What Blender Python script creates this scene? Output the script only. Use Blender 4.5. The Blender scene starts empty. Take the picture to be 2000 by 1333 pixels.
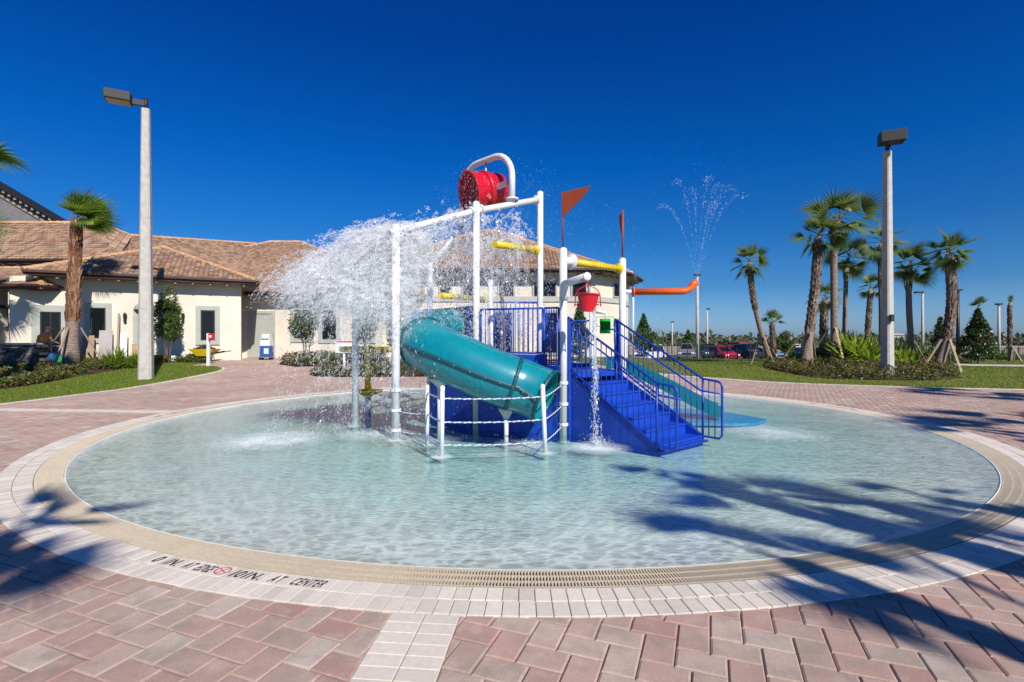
import bpy, math, random
from mathutils import Vector, Matrix, noise
R = math.radians
V = Vector
scene = bpy.context.scene
COL = scene.collection
# ---------------------------------------------------------------- camera
F = 1008.0; CX = 1000.0; CY = 667.0; EYE = 1.6
cam = bpy.data.objects.new('camera', bpy.data.cameras.new('camera'))
COL.objects.link(cam)
cam.location = (0, 0, EYE); cam.rotation_euler = (R(90), 0, 0)
cam.data.sensor_width = 36; cam.data.lens = 36 * F / 2000
cam.data.clip_start = 0.05; cam.data.clip_end = 5000
scene.camera = cam
# ---------------------------------------------------------------- sky, sun, exposure
SUN_EL = 38.0; SHADOW_AZ = -30.0      # shadows run forward and to the left of the camera axis
sdir = V((-math.sin(R(SHADOW_AZ)), -math.cos(R(SHADOW_AZ)), math.tan(R(SUN_EL)))).normalized()
world = bpy.data.worlds.new('World'); scene.world = world; world.use_nodes = True
nt = world.node_tree
for n in list(nt.nodes): nt.nodes.remove(n)
wo = nt.nodes.new('ShaderNodeOutputWorld'); bg = nt.nodes.new('ShaderNodeBackground')
sky = nt.nodes.new('ShaderNodeTexSky'); sky.sky_type = 'NISHITA'; sky.sun_disc = False
sky.sun_elevation = R(SUN_EL); sky.sun_rotation = math.atan2(sdir.x, sdir.y)
sky.altitude = 0; sky.air_density = 1.0; sky.dust_density = 1.0; sky.ozone_density = 3.0
# clear polarised winter sky: the Nishita sky tinted by height so that it deepens overhead and stays pale blue at the horizon
tc = nt.nodes.new('ShaderNodeTexCoord'); sx = nt.nodes.new('ShaderNodeSeparateXYZ'); nt.links.new(tc.outputs['Generated'], sx.inputs[0])
cr = nt.nodes.new('ShaderNodeValToRGB'); el_ = cr.color_ramp.elements
STOPS = [(.0, (.70, 1.0, 1.66)), (.024, (.62, .94, 1.55)), (.095, (.22, .58, 1.05)), (.189, (.08, .47, .98)), (.31, (.012, .42, 1.06)), (.51, (.004, .295, .94)), (1.0, (.10, .30, .85))]
while len(el_) < len(STOPS): el_.new(.5)
for e_, (p_, c_) in zip(el_, STOPS): e_.position = p_; e_.color = (*[q * .6 for q in c_], 1)
mx = nt.nodes.new('ShaderNodeMix'); mx.data_type = 'RGBA'; mx.blend_type = 'MULTIPLY'; mx.inputs[0].default_value = 1
nt.links.new(sx.outputs['Z'], cr.inputs[0]); nt.links.new(sky.outputs[0], mx.inputs[6]); nt.links.new(cr.outputs[0], mx.inputs[7])
nt.links.new(mx.outputs[2], bg.inputs[0]); nt.links.new(bg.outputs[0], wo.inputs[0])
bg.inputs[1].default_value = 0.135
sl = bpy.data.lights.new('sun', 'SUN'); sl.energy = 5.0; sl.angle = R(0.55); sl.color = (1.0, 0.93, 0.84)
sun = bpy.data.objects.new('sun', sl); COL.objects.link(sun)
sun.rotation_euler = sdir.to_track_quat('Z', 'Y').to_euler(); sun.location = (10, -15, 20)
scene.view_settings.view_transform = 'Standard'; scene.view_settings.look = 'None'
scene.view_settings.exposure = 0.3; scene.view_settings.gamma = 1
scene.cycles.max_bounces = 8; scene.cycles.transparent_max_bounces = 16
scene.cycles.caustics_reflective = False; scene.cycles.caustics_refractive = False
scene.cycles.sample_clamp_indirect = 4

# ---------------------------------------------------------------- terrain and pixel helpers
def S(t):
    t = max(0.0, min(1.0, t)); return t * t * (3 - 2 * t)
def H(x, y):
    yf = max(22.0, min(29.0, 27 + .45 * (x + 14)))
    left = .6 * S((y - 16.5) / (yf - 16.5)) * (1 - S((x - 5) / 6))
    right = .25 * S((y - 19) / 8) * S((x - 5) / 6)
    h = left + right
    if x > 2: h = h + (-.5 - h) * S((y - 38) / 8) * S((x - 9) / 3)
    return h
def P(px, py, d): return V(((px - CX) / F * d, d, EYE - (py - CY) / F * d))
def G(px, py):
    d = 1.0
    while d < 400:
        p = P(px, py, d)
        if p.z <= H(p.x, p.y): break
        d += .02
    return V((p.x, p.y, H(p.x, p.y)))
def X(px, d): return (px - CX) / F * d
def Z(py, d): return EYE - (py - CY) / F * d

# ---------------------------------------------------------------- mesh builder
class MB:
    def __init__(s): s.v = []; s.f = []; s.a = []; s.sm = []
    def face(s, idx, val=0.5, smooth=False): s.f.append(tuple(idx)); s.a.append(val); s.sm.append(smooth)
    def poly(s, pts, val=0.5, smooth=False):
        b = len(s.v); s.v.extend([tuple(p) for p in pts]); s.face(range(b, b + len(pts)), val, smooth)
    def box(s, c, size, rz=0, val=0.5, M=None):
        c = V(c); hx, hy, hz = size[0] / 2, size[1] / 2, size[2] / 2
        Rm = M if M is not None else Matrix.Rotation(rz, 3, 'Z')
        b = len(s.v)
        for z in (-hz, hz):
            for (x, y) in ((-hx, -hy), (hx, -hy), (hx, hy), (-hx, hy)):
                s.v.append(tuple(c + Rm @ V((x, y, z))))
        for q in ((3, 2, 1, 0), (4, 5, 6, 7), (0, 1, 5, 4), (1, 2, 6, 5), (2, 3, 7, 6), (3, 0, 4, 7)):
            s.face([b + k for k in q], val)
    def beam(s, a, b_, w, h, val=0.5, up=V((0, 0, 1))):      # rectangular bar between two points
        a = V(a); b_ = V(b_); d = (b_ - a); L = d.length; d = d / L
        x = d.cross(up)
        if x.length < 1e-4: x = d.cross(V((0, 1, 0)))
        x.normalize(); z = x.cross(d)
        M = Matrix((x, d, z)).transposed()
        s.box((a + b_) / 2, (w, L, h), val=val, M=M)
    def prism(s, poly, z0, z1, val=0.5, off=(0, 0)):
        b = len(s.v); n = len(poly)
        area = sum(poly[i][0] * poly[(i + 1) % n][1] - poly[(i + 1) % n][0] * poly[i][1] for i in range(n))
        if area < 0: poly = list(reversed(poly))
        for z in (z0, z1):
            for p in poly: s.v.append((p[0] + off[0], p[1] + off[1], z))
        s.face([b + n - 1 - i for i in range(n)], val); s.face([b + n + i for i in range(n)], val)
        for i in range(n):
            j = (i + 1) % n; s.face((b + i, b + j, b + n + j, b + n + i), val)
    def extrude(s, pts, vec, val=0.5):      # planar 3d polygon extruded by vec
        n = len(pts); b = len(s.v); vec = V(vec)
        nrm = V((0, 0, 0)); 
        for i in range(n): nrm += V(pts[i]).cross(V(pts[(i + 1) % n]))
        if nrm.dot(vec) > 0: pts = list(reversed(pts))
        for p in pts: s.v.append(tuple(p))
        for p in pts: s.v.append(tuple(V(p) + vec))
        s.face([b + i for i in range(n)], val); s.face([b + n + n - 1 - i for i in range(n)], val)
        for i in range(n):
            j = (i + 1) % n; s.face((b + j, b + i, b + n + i, b + n + j), val)
    def tube(s, path, r, seg=12, val=0.5, cap=True, smooth=True, closed=False, flat=None):
        path = [V(p) for p in path]; n = len(path)
        rr = r if isinstance(r, (list, tuple)) else [r] * n
        T = []
        for i in range(n):
            if closed: t = path[(i + 1) % n] - path[i - 1]
            else: t = path[min(i + 1, n - 1)] - path[max(i - 1, 0)]
            T.append(t.normalized())
        u = T[0].cross(V((0, 0, 1)))
        if u.length < 1e-3: u = V((1, 0, 0))
        u.normalize(); b = len(s.v)
        for i in range(n):
            u = (u - T[i] * u.dot(T[i])).normalized(); w = T[i].cross(u)
            for k in range(seg):
                a = 2 * math.pi * k / seg
                s.v.append(tuple(path[i] + (u * math.cos(a) + w * math.sin(a)) * rr[i]))
        m = n if closed else n - 1
        for i in range(m):
            j = (i + 1) % n
            for k in range(seg):
                l = (k + 1) % seg
                s.face((b + i * seg + k, b + i * seg + l, b + j * seg + l, b + j * seg + k), val, smooth)
        if cap and not closed:
            s.face([b + seg - 1 - k for k in range(seg)], val); s.face([b + (n - 1) * seg + k for k in range(seg)], val)
    def lathe(s, prof, c, seg=24, axis=V((0, 0, 1)), val=0.5, smooth=True, a0=0, a1=2 * math.pi):
        c = V(c); axis = V(axis).normalized()
        u = axis.cross(V((0, 0, 1)))
        if u.length < 1e-3: u = V((1, 0, 0))
        u.normalize(); w = axis.cross(u); b = len(s.v); full = abs(a1 - a0 - 2 * math.pi) < 1e-6
        ns = seg if full else seg + 1
        for (r, h) in prof:
            for k in range(ns):
                a = a0 + (a1 - a0) * k / seg
                s.v.append(tuple(c + axis * h + (u * math.cos(a) + w * math.sin(a)) * r))
        for i in range(len(prof) - 1):
            for k in range(seg):
                l = (k + 1) % ns
                s.face((b + i * ns + k, b + i * ns + l, b + (i + 1) * ns + l, b + (i + 1) * ns + k), val, smooth)
    def sphere(s, c, r, seg=12, rings=8, val=0.5, sc=(1, 1, 1)):
        c = V(c); b = len(s.v)
        for i in range(rings + 1):
            t = math.pi * i / rings
            for k in range(seg):
                a = 2 * math.pi * k / seg
                s.v.append((c.x + r * sc[0] * math.sin(t) * math.cos(a), c.y + r * sc[1] * math.sin(t) * math.sin(a), c.z + r * sc[2] * math.cos(t)))
        for i in range(rings):
            for k in range(seg):
                l = (k + 1) % seg
                s.face((b + i * seg + k, b + (i + 1) * seg + k, b + (i + 1) * seg + l, b + i * seg + l), val, True)
    def build(s, name, mat, parent=None, bevel=0):
        me = bpy.data.meshes.new(name); me.from_pydata(s.v, [], s.f)
        at = me.attributes.new('val', 'FLOAT', 'FACE'); at.data.foreach_set('value', s.a)
        me.polygons.foreach_set('use_smooth', s.sm)
        me.materials.append(mat)
        me.update()
        o = bpy.data.objects.new(name, me); COL.objects.link(o)
        if parent is not None:
            o.parent = parent; o.location = -parent.location if parent.parent is None else (0, 0, 0)   # mesh data stay in world coordinates
        if bevel:
            bm = o.modifiers.new('bevel', 'BEVEL'); bm.width = bevel; bm.segments = 2; bm.limit_method = 'ANGLE'; bm.angle_limit = R(40)
        return o
def tag(o, label, cat, group=None, kind=None):
    if label: o['label'] = label
    if cat: o['category'] = cat
    if group: o['group'] = group
    if kind: o['kind'] = kind
    return o
def thing(name, loc, label, cat, group=None):
    o = bpy.data.objects.new(name, None); COL.objects.link(o); o.location = V(loc); o.empty_display_size = .2
    return tag(o, label, cat, group)
def struct(o): o['kind'] = 'structure'; return o
def copy_thing(o, dst, rz=0, scale=1, label=None):
    def cp(q, par):
        c = q.copy(); COL.objects.link(c)
        if par is not None:
            c.parent = par; c.matrix_parent_inverse = q.matrix_parent_inverse.copy()
        for ch in q.children: cp(ch, c)
        return c
    kids = list(o.children)
    c = o.copy(); COL.objects.link(c)
    for k in kids: cp(k, c)
    c.location = V(dst); c.rotation_euler = (0, 0, rz); c.scale = (scale,) * 3
    if label: c['label'] = label
    return c

# ---------------------------------------------------------------- materials
class NT:
    def __init__(s, name):
        s.m = bpy.data.materials.new(name); s.m.use_nodes = True; s.t = s.m.node_tree
        for n in list(s.t.nodes): s.t.nodes.remove(n)
        s.out = s.t.nodes.new('ShaderNodeOutputMaterial')
    def n(s, typ, **kw):
        q = s.t.nodes.new(typ)
        for k, v in kw.items():
            if k.startswith('i_'):
                key = k[2:]; key = int(key) if key.isdigit() else key.replace('_', ' ')
                q.inputs[key].default_value = v
            else: setattr(q, k, v)
        return q
    def l(s, a, b): s.t.links.new(a, b)
    def ramp(s, fac, stops, interp='LINEAR'):
        q = s.t.nodes.new('ShaderNodeValToRGB'); q.color_ramp.interpolation = interp
        e = q.color_ramp.elements
        while len(e) < len(stops): e.new(0.5)
        for el, (p, c) in zip(e, stops): el.position = p; el.color = (c[0], c[1], c[2], 1)
        s.l(fac, q.inputs[0]); return q.outputs[0]
    def mix(s, fac, a, b, typ='MIX'):
        q = s.t.nodes.new('ShaderNodeMix'); q.data_type = 'RGBA'; q.blend_type = typ
        if isinstance(fac, (int, float)): q.inputs[0].default_value = fac
        else: s.l(fac, q.inputs[0])
        for sock, c in ((q.inputs[6], a), (q.inputs[7], b)):
            if isinstance(c, (tuple, list)): sock.default_value = (c[0], c[1], c[2], 1)
            else: s.l(c, sock)
        return q.outputs[2]
    def noise(s, scale, detail=3, rough=.55, coord=None, vec=None):
        q = s.n('ShaderNodeTexNoise'); q.inputs['Scale'].default_value = scale
        q.inputs['Detail'].default_value = detail; q.inputs['Roughness'].default_value = rough
        if vec is None:
            g = s.n('ShaderNodeNewGeometry'); vec = g.outputs['Position']
        s.l(vec, q.inputs['Vector']); return q.outputs['Fac']
    def val(s): return s.n('ShaderNodeAttribute', attribute_name='val').outputs['Fac']
    def principled(s, color, rough=.5, metal=0, spec=.5, bump=None, bstr=.3, bdist=.01, coat=0):
        p = s.n('ShaderNodeBsdfPrincipled'); p.inputs['Roughness'].default_value = rough if isinstance(rough, (int, float)) else .5
        if not isinstance(rough, (int, float)): s.l(rough, p.inputs['Roughness'])
        p.inputs['Metallic'].default_value = metal; p.inputs['Specular IOR Level'].default_value = spec
        p.inputs['Coat Weight'].default_value = coat
        if isinstance(color, (tuple, list)): p.inputs['Base Color'].default_value = (color[0], color[1], color[2], 1)
        else: s.l(color, p.inputs['Base Color'])
        if bump is not None:
            b = s.n('ShaderNodeBump'); b.inputs['Strength'].default_value = bstr; b.inputs['Distance'].default_value = bdist
            s.l(bump, b.inputs['Height']); s.l(b.outputs[0], p.inputs['Normal'])
        return p
    def fin(s, sh): s.l(sh.outputs[0], s.out.inputs['Surface']); return s.m

def simple(name, c, rough=.5, metal=0, var=.12, scale=3, bump=0, coat=0, spec=.5, bscale=60):
    t = NT(name); nz = t.noise(scale, 4)
    d = tuple(x * (1 - var) for x in c); l = tuple(min(1, x * (1 + var)) for x in c)
    col = t.ramp(nz, [(.3, d), (.7, l)])
    bn = t.noise(bscale, 3) if bump else None
    return t.fin(t.principled(col, rough, metal, spec, bn, bump, .01, coat))
def byval(name, stops, rough=.8, nscale=20, namt=.35, bump=.3, bscale=80, spec=.3, bdist=.01):
    t = NT(name); c = t.ramp(t.val(), stops)
    nz = t.noise(nscale, 5, .65); g = t.ramp(nz, [(.25, (1 - namt,) * 3), (.75, (1 + namt * .4,) * 3)])
    c = t.mix(1, c, g, 'MULTIPLY')
    return t.fin(t.principled(c, rough, 0, spec, t.noise(bscale, 3), bump, bdist))
def leafmat(name, stops, trans=.3, rough=.45, tint=(.5, .7, .1)):
    t = NT(name); c = t.ramp(t.val(), stops)
    p = t.principled(c, rough, 0, .4)
    tr = t.n('ShaderNodeBsdfTranslucent'); cc = t.mix(.45, c, tint); t.l(cc, tr.inputs[0])
    m = t.n('ShaderNodeMixShader'); m.inputs[0].default_value = trans
    t.l(p.outputs[0], m.inputs[1]); t.l(tr.outputs[0], m.inputs[2])
    return t.fin(m)

M = {}
def weathered(name, c, rough, coat=0, streak=.10, spec=.5):      # painted metal and gelcoat: faint water streaks and scuffs
    t = NT(name); g = t.n('ShaderNodeNewGeometry')
    mp = t.n('ShaderNodeMapping'); mp.inputs['Scale'].default_value = (1, 1, .12); t.l(g.outputs['Position'], mp.inputs[0])
    s1 = t.noise(22, 4, .6, vec=mp.outputs[0]); s2 = t.noise(4, 4)
    col = t.ramp(s1, [(.35, tuple(x * (1 - streak) for x in c)), (.6, c)])
    col = t.mix(1, col, t.ramp(s2, [(.3, (.86,) * 3), (.7, (1.0,) * 3)]), 'MULTIPLY')
    rg = t.ramp(s1, [(.3, (rough + .15,) * 3), (.7, (rough,) * 3)])
    return t.fin(t.principled(col, rg, 0, spec, s2, .05, .01, coat))
M['white'] = weathered('white_paint', (.74, .75, .76), .32)
M['whitedirty'] = weathered('white_plastic', (.62, .63, .61), .5, streak=.22)
M['blue'] = weathered('blue_paint', (.006, .055, .42), .35, streak=.22)
M['bluepanel'] = weathered('blue_gelcoat', (.005, .062, .50), .42, streak=.26)
M['bluemat'] = simple('blue_pad', (.0, .42, .98), .5)
M['teal'] = weathered('teal_gelcoat', (.002, .23, .285), .22, coat=.5, streak=.24)
M['tealshade'] = weathered('shaded_teal_gelcoat', (.002, .15, .19), .35)  # darker copy of the teal, with the open slide's shade in its colour
M['tealdark'] = weathered('dark_teal_seam', (.001, .075, .10), .4)
M['yellow'] = weathered('yellow_paint', (.82, .58, .006), .35, streak=.2)
M['red'] = weathered('red_gelcoat', (.62, .004, .02), .3, coat=.3)
M['orange'] = weathered('orange_paint', (.78, .12, .004), .35)
M['rust'] = weathered('rust_orange', (.30, .045, .012), .5)
M['green'] = weathered('green_gelcoat', (.003, .40, .04), .3)
M['rope'] = byval('rope', [(0, (.12, .25, .5)), (.3, (.6, .66, .72)), (1, (.8, .82, .82))], .8)
M['concrete_pole'] = byval('pole_concrete', [(0, (.44, .42, .38)), (1, (.5, .48, .44))], .85, 5, .25, .3, 60)
M['bronze'] = simple('bronze_housing', (.012, .011, .012), .6)
M['lens'] = simple('lamp_lens', (.35, .28, .15), .2)
M['black'] = simple('black_metal', (.012, .013, .016), .5)
M['rubber'] = simple('rubber', (.015, .015, .016), .8)
M['galv'] = simple('galvanised', (.4, .41, .42), .4, .6)
M['stucco'] = simple('stucco', (.64, .585, .485), .9, var=.09, scale=.9, bump=.25, bscale=40)
M['gable'] = simple('shade_grey_gable', (.17, .165, .165), .9)  # shade of the gable wall put into its dark grey colour
M['stuccodark'] = simple('stucco_grey', (.34, .30, .25), .9, var=.06, bump=.2)
M['trim'] = simple('window_trim', (.36, .38, .34), .8, var=.06)
M['band'] = simple('belt_course', (.42, .41, .36), .85, var=.06)
M['fascia'] = simple('fascia', (.055, .022, .018), .5, var=.2)
M['soffit'] = simple('soffit', (.30, .25, .19), .8)
M['doorpaint'] = simple('door_paint', (.36, .38, .34), .6, var=.05)
t = NT('window_glass'); pg = t.principled((.008, .010, .012), .06, 0, .22, t.noise(1.3, 2), .06, .05); M['glass'] = t.fin(pg)
M['tile'] = byval('clay_tile', [(0, (.20, .125, .09)), (.3, (.31, .18, .11)), (.55, (.38, .235, .145)), (.8, (.44, .31, .21)), (1, (.24, .20, .18))], .85, 9, .3, .3, 50)
M['ridge'] = byval('ridge_tile', [(0, (.48, .27, .13)), (1, (.58, .36, .20))], .85)
M['wood'] = byval('timber', [(0, (.26, .17, .10)), (1, (.46, .36, .26))], .85, 30, .4)
M['skin'] = simple('skin', (.45, .25, .17), .55)
M['shirt'] = simple('orange_shirt', (.85, .25, .01), .8)
M['jeans'] = simple('blue_jeans', (.05, .09, .2), .85)
M['hair'] = simple('grey_cap', (.09, .08, .08), .9)
M['paper'] = simple('white_board', (.72, .72, .70), .7, var=.05)
M['cardboard'] = simple('cardboard', (.45, .30, .18), .85)
M['greybox'] = simple('grey_board', (.36, .33, .32), .8)
M['bluebox'] = simple('blue_plastic', (.02, .10, .35), .45)
M['greenbin'] = simple('green_plastic', (.01, .28, .08), .45)
M['stone'] = byval('stacked_stone', [(0, (.05, .05, .06)), (.6, (.13, .11, .10)), (1, (.32, .27, .22))], .9, 10, .4, .5)
M['ink'] = simple('marking_ink', (.02, .02, .04), .6)
M['redink'] = simple('red_ink', (.6, .05, .07), .6)
M['asphalt'] = simple('asphalt', (.06, .06, .06), .9, bump=.2)

# ================================================================ POOL, PAVING, GROUND
PC = V((.244, 10.99, 0)); RW, RG, R1, R2 = 7.375, 7.655, 7.825, 8.0
def ring_pt(ang, r, z=0): return V((PC.x + r * math.sin(ang), PC.y - r * math.cos(ang), z))   # ang 0 = towards the camera, + = right
def ring_ang(px, r=7.74, near=True):
    best = None
    for k in range(-1800, 1800):
        a = R(k / 10)
        if near and abs(a) > R(75): continue
        p = ring_pt(a, r)
        if p.y < .5: continue
        e = abs(CX + F * p.x / p.y - px)
        if best is None or e < best[0]: best = (e, a)
    return best[1]
def clip_half(poly, p0, n):      # keep the side where (q-p0).n >= 0
    out = []
    for i in range(len(poly)):
        a, b = poly[i], poly[(i + 1) % len(poly)]
        da = (a[0] - p0[0]) * n[0] + (a[1] - p0[1]) * n[1]; db = (b[0] - p0[0]) * n[0] + (b[1] - p0[1]) * n[1]
        if da >= 0: out.append(a)
        if (da >= 0) != (db >= 0):
            t = da / (da - db); out.append((a[0] + (b[0] - a[0]) * t, a[1] + (b[1] - a[1]) * t))
    return out
def area2(p): return abs(sum(p[i][0] * p[(i + 1) % len(p)][1] - p[(i + 1) % len(p)][0] * p[i][1] for i in range(len(p)))) / 2
def clip_poly_cell(poly, x0, y0, x1, y1):
    q = clip_half(poly, (x0, y0), (1, 0))
    if len(q) > 2: q = clip_half(q, (x1, y1), (-1, 0))
    if len(q) > 2: q = clip_half(q, (x0, y0), (0, 1))
    if len(q) > 2: q = clip_half(q, (x1, y1), (0, -1))
    return q
def inpoly(x, y, poly):
    c = False; j = len(poly) - 1
    for i in range(len(poly)):
        if (poly[i][1] > y) != (poly[j][1] > y) and x < (poly[j][0] - poly[i][0]) * (y - poly[i][1]) / (poly[j][1] - poly[i][1]) + poly[i][0]: c = not c
        j = i
    return c
def sheet(poly, step, off, mb=None, jitter=0):
    mb = mb or MB()
    xs = [p[0] for p in poly]; ys = [p[1] for p in poly]
    x = math.floor(min(xs) / step) * step
    while x < max(xs):
        y = math.floor(min(ys) / step) * step
        while y < max(ys):
            q = clip_poly_cell(poly, x, y, x + step, y + step)
            if len(q) > 2 and area2(q) > 1e-5:
                mb.poly([(a, b, H(a, b) + off + (jitter * noise.noise(V((a * 1.7, b * 1.7, 3))) if jitter else 0)) for a, b in q], .5, True)
            y += step
        x += step
    return mb
def ccw(p):
    a = sum(p[i][0] * p[(i + 1) % len(p)][1] - p[(i + 1) % len(p)][0] * p[i][1] for i in range(len(p)))
    return p if a > 0 else list(reversed(p))

# base ground to the horizon, with a hole under the pool
t = NT('far_ground'); nz = t.noise(.02, 5); c = t.ramp(nz, [(.3, (.10, .11, .04)), (.5, (.20, .16, .09)), (.7, (.13, .13, .06))])
c = t.mix(.4, c, t.ramp(t.noise(.6, 4), [(.3, (.08, .09, .03)), (.7, (.2, .17, .10))]))
M['ground'] = t.fin(t.principled(c, .95, 0, .1))
mb = MB(); nr = 96
def gv(a, r):
    x = PC.x + r * math.sin(a); y = PC.y - r * math.cos(a)
    return (x, y, H(x, y) - .1 if r < 3000 else -.6)
rad = [7.7, 9, 11, 13, 15, 17, 19, 21, 23, 25, 27, 30, 33, 36, 40, 46, 60, 120, 400, 1500, 4500]
for r in rad:
    for k in range(nr): mb.v.append(gv(2 * math.pi * k / nr, r))
for i in range(len(rad) - 1):
    for k in range(nr):
        l = (k + 1) % nr; mb.face((i * nr + k, i * nr + l, (i + 1) * nr + l, (i + 1) * nr + k), .5, True)
struct(mb.build('ground', M['ground']))

# pool basin: shallow cone, plus the wall under the grating
t = NT('pool_plaster'); nz = t.noise(1.2, 5); c = t.ramp(nz, [(.3, (.74, .78, .72)), (.7, (.84, .86, .79))])
c = t.mix(.25, c, t.ramp(t.noise(90, 3), [(.35, (.5, .52, .49)), (.65, (.78, .78, .74))]))
M['plaster'] = t.fin(t.principled(c, .7, 0, .3, t.noise(70, 3), .15, .01))
mb = MB(); prof = [(.05, -.15), (2, -.14), (4, -.105), (5.5, -.065), (6.6, -.035), (7.1, -.024), (RW - .02, -.012), (RW - .002, -.006), (RW + .002, .0), (RW + .012, .001), (RW + .013, -.05)]
prof = [(0.001, -.15)] + prof
mb.lathe(prof, PC, 180)
struct(mb.build('pool_basin', M['plaster']))
mb = MB(); mb.lathe([(RW + .0125, -.03), (RW + .014, -.16), (RG - .001, -.16), (RG - .0005, -.006)], PC, 180, smooth=False); struct(mb.build('gutter_channel', simple('shade_painted_channel', (.05, .042, .035), .5)))  # dark colour paints the shade below the slats
def foam_points():
    return [(-3.9, 8.35, 1.0, .9), (-2.3, 8.9, .8, .6), (1.28, 7.75, .55, .9), (.2, 7.9, .6, .5), (4.55, 9.0, 1.0, .55), (-1.5, 8.3, .8, .45), (-3.0, 10.4, .6, .3), (-.2, 7.3, .5, .3), (-1.9, 8.35, .25, .9), (-3.0, 9.75, .22, .9), (-.98, 7.15, .2, .8), (.49, 7.4, .18, .8), (-1.31, 7.93, .2, .7)]
# water: closed body, thin teal absorption, rippled surface
t = NT('water')
g = t.n('ShaderNodeNewGeometry')
mp = t.n('ShaderNodeMapping'); mp.inputs['Scale'].default_value = (.75, 1.5, 1); t.l(g.outputs['Position'], mp.inputs[0])
n1 = t.noise(4.6, 5, .62, vec=mp.outputs[0]); n2 = t.noise(15, 3, .6, vec=mp.outputs[0]); n0 = t.noise(.9, 2, .5)
ad = t.n('ShaderNodeMath', operation='MULTIPLY_ADD'); t.l(n2, ad.inputs[0]); ad.inputs[1].default_value = .5; t.l(n1, ad.inputs[2])
bp = t.n('ShaderNodeBump'); bp.inputs['Strength'].default_value = 1; bp.inputs['Distance'].default_value = .03
am = t.n('ShaderNodeMath', operation='MULTIPLY'); t.l(ad.outputs[0], am.inputs[0]); t.l(t.ramp(n0, [(.3, (.35,) * 3), (.7, (1.35,) * 3)]), am.inputs[1])
t.l(am.outputs[0], bp.inputs['Height'])
gl = t.n('ShaderNodeBsdfGlossy'); gl.inputs['Roughness'].default_value = .05; t.l(bp.outputs[0], gl.inputs['Normal'])
tr = t.n('ShaderNodeBsdfTransparent')
# caustic light of the ripples painted as a web into the transparent colour
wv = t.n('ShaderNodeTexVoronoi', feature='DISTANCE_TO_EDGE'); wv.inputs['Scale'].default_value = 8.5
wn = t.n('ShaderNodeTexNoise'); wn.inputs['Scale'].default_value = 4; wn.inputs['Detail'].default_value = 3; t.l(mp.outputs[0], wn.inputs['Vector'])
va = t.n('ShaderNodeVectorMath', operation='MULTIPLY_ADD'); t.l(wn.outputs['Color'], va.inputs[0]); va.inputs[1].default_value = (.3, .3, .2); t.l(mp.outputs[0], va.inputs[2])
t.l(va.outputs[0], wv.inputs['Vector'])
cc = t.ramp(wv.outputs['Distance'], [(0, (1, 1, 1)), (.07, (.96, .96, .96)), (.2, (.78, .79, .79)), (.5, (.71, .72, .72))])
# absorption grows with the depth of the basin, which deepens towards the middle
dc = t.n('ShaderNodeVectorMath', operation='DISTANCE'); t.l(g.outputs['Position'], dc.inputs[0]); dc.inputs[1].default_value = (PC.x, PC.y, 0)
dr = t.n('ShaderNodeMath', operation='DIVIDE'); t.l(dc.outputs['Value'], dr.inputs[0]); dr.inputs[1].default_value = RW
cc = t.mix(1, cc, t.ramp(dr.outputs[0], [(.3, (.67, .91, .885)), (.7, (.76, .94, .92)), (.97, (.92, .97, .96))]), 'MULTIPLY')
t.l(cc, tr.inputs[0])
def mth(op, a, b_=None, c_=None):
    q = t.n('ShaderNodeMath', operation=op)
    for i, x_ in enumerate((a, b_, c_)):
        if x_ is None: continue
        if isinstance(x_, (int, float)): q.inputs[i].default_value = x_
        else: t.l(x_, q.inputs[i])
    return q.outputs[0]
# Schlick reflectance, the same from above and below (the sheet of water is modelled by its top surface)
dt = t.n('ShaderNodeVectorMath', operation='DOT_PRODUCT'); t.l(bp.outputs[0], dt.inputs[0]); t.l(g.outputs['Incoming'], dt.inputs[1])
fr_ = mth('MULTIPLY_ADD', mth('POWER', mth('SUBTRACT', 1.0, mth('ABSOLUTE', dt.outputs['Value'])), 5.0), .98, .02)
ms = t.n('ShaderNodeMixShader'); t.l(fr_, ms.inputs[0]); t.l(tr.outputs[0], ms.inputs[1]); t.l(gl.outputs[0], ms.inputs[2])
# foam where falling water lands (bubbles in the water itself)
acc = None
for (fx, fy, rr, am) in foam_points():
    d = t.n('ShaderNodeVectorMath', operation='DISTANCE'); t.l(g.outputs['Position'], d.inputs[0]); d.inputs[1].default_value = (fx, fy, 0)
    mr = t.n('ShaderNodeMapRange', interpolation_type='SMOOTHSTEP'); t.l(d.outputs['Value'], mr.inputs[0])
    mr.inputs[1].default_value = 0; mr.inputs[2].default_value = rr * 1.25; mr.inputs[3].default_value = am; mr.inputs[4].default_value = 0
    if acc is None: acc = mr.outputs[0]
    else:
        mx = t.n('ShaderNodeMath', operation='MAXIMUM'); t.l(acc, mx.inputs[0]); t.l(mr.outputs[0], mx.inputs[1]); acc = mx.outputs[0]
fn = t.noise(16, 5, .7); fn2 = t.noise(2.5, 3, .6)
s1 = t.n('ShaderNodeMath', operation='MULTIPLY'); t.l(fn, s1.inputs[0]); t.l(fn2, s1.inputs[1])
s2 = t.n('ShaderNodeMath', operation='MULTIPLY'); t.l(s1.outputs[0], s2.inputs[0]); t.l(acc, s2.inputs[1])
fm = t.ramp(s2.outputs[0], [(.02, (0, 0, 0)), (.24, (.9,) * 3)])
fd = t.n('ShaderNodeBsdfDiffuse'); fd.inputs[0].default_value = (.66, .74, .74, 1)
ms2 = t.n('ShaderNodeMixShader'); t.l(fm, ms2.inputs[0]); t.l(ms.outputs[0], ms2.inputs[1]); t.l(fd.outputs[0], ms2.inputs[2])
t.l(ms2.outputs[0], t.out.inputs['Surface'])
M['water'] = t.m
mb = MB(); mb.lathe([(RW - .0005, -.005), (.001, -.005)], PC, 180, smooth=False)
w = mb.build('pool_water', M['water']); struct(w)

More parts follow.
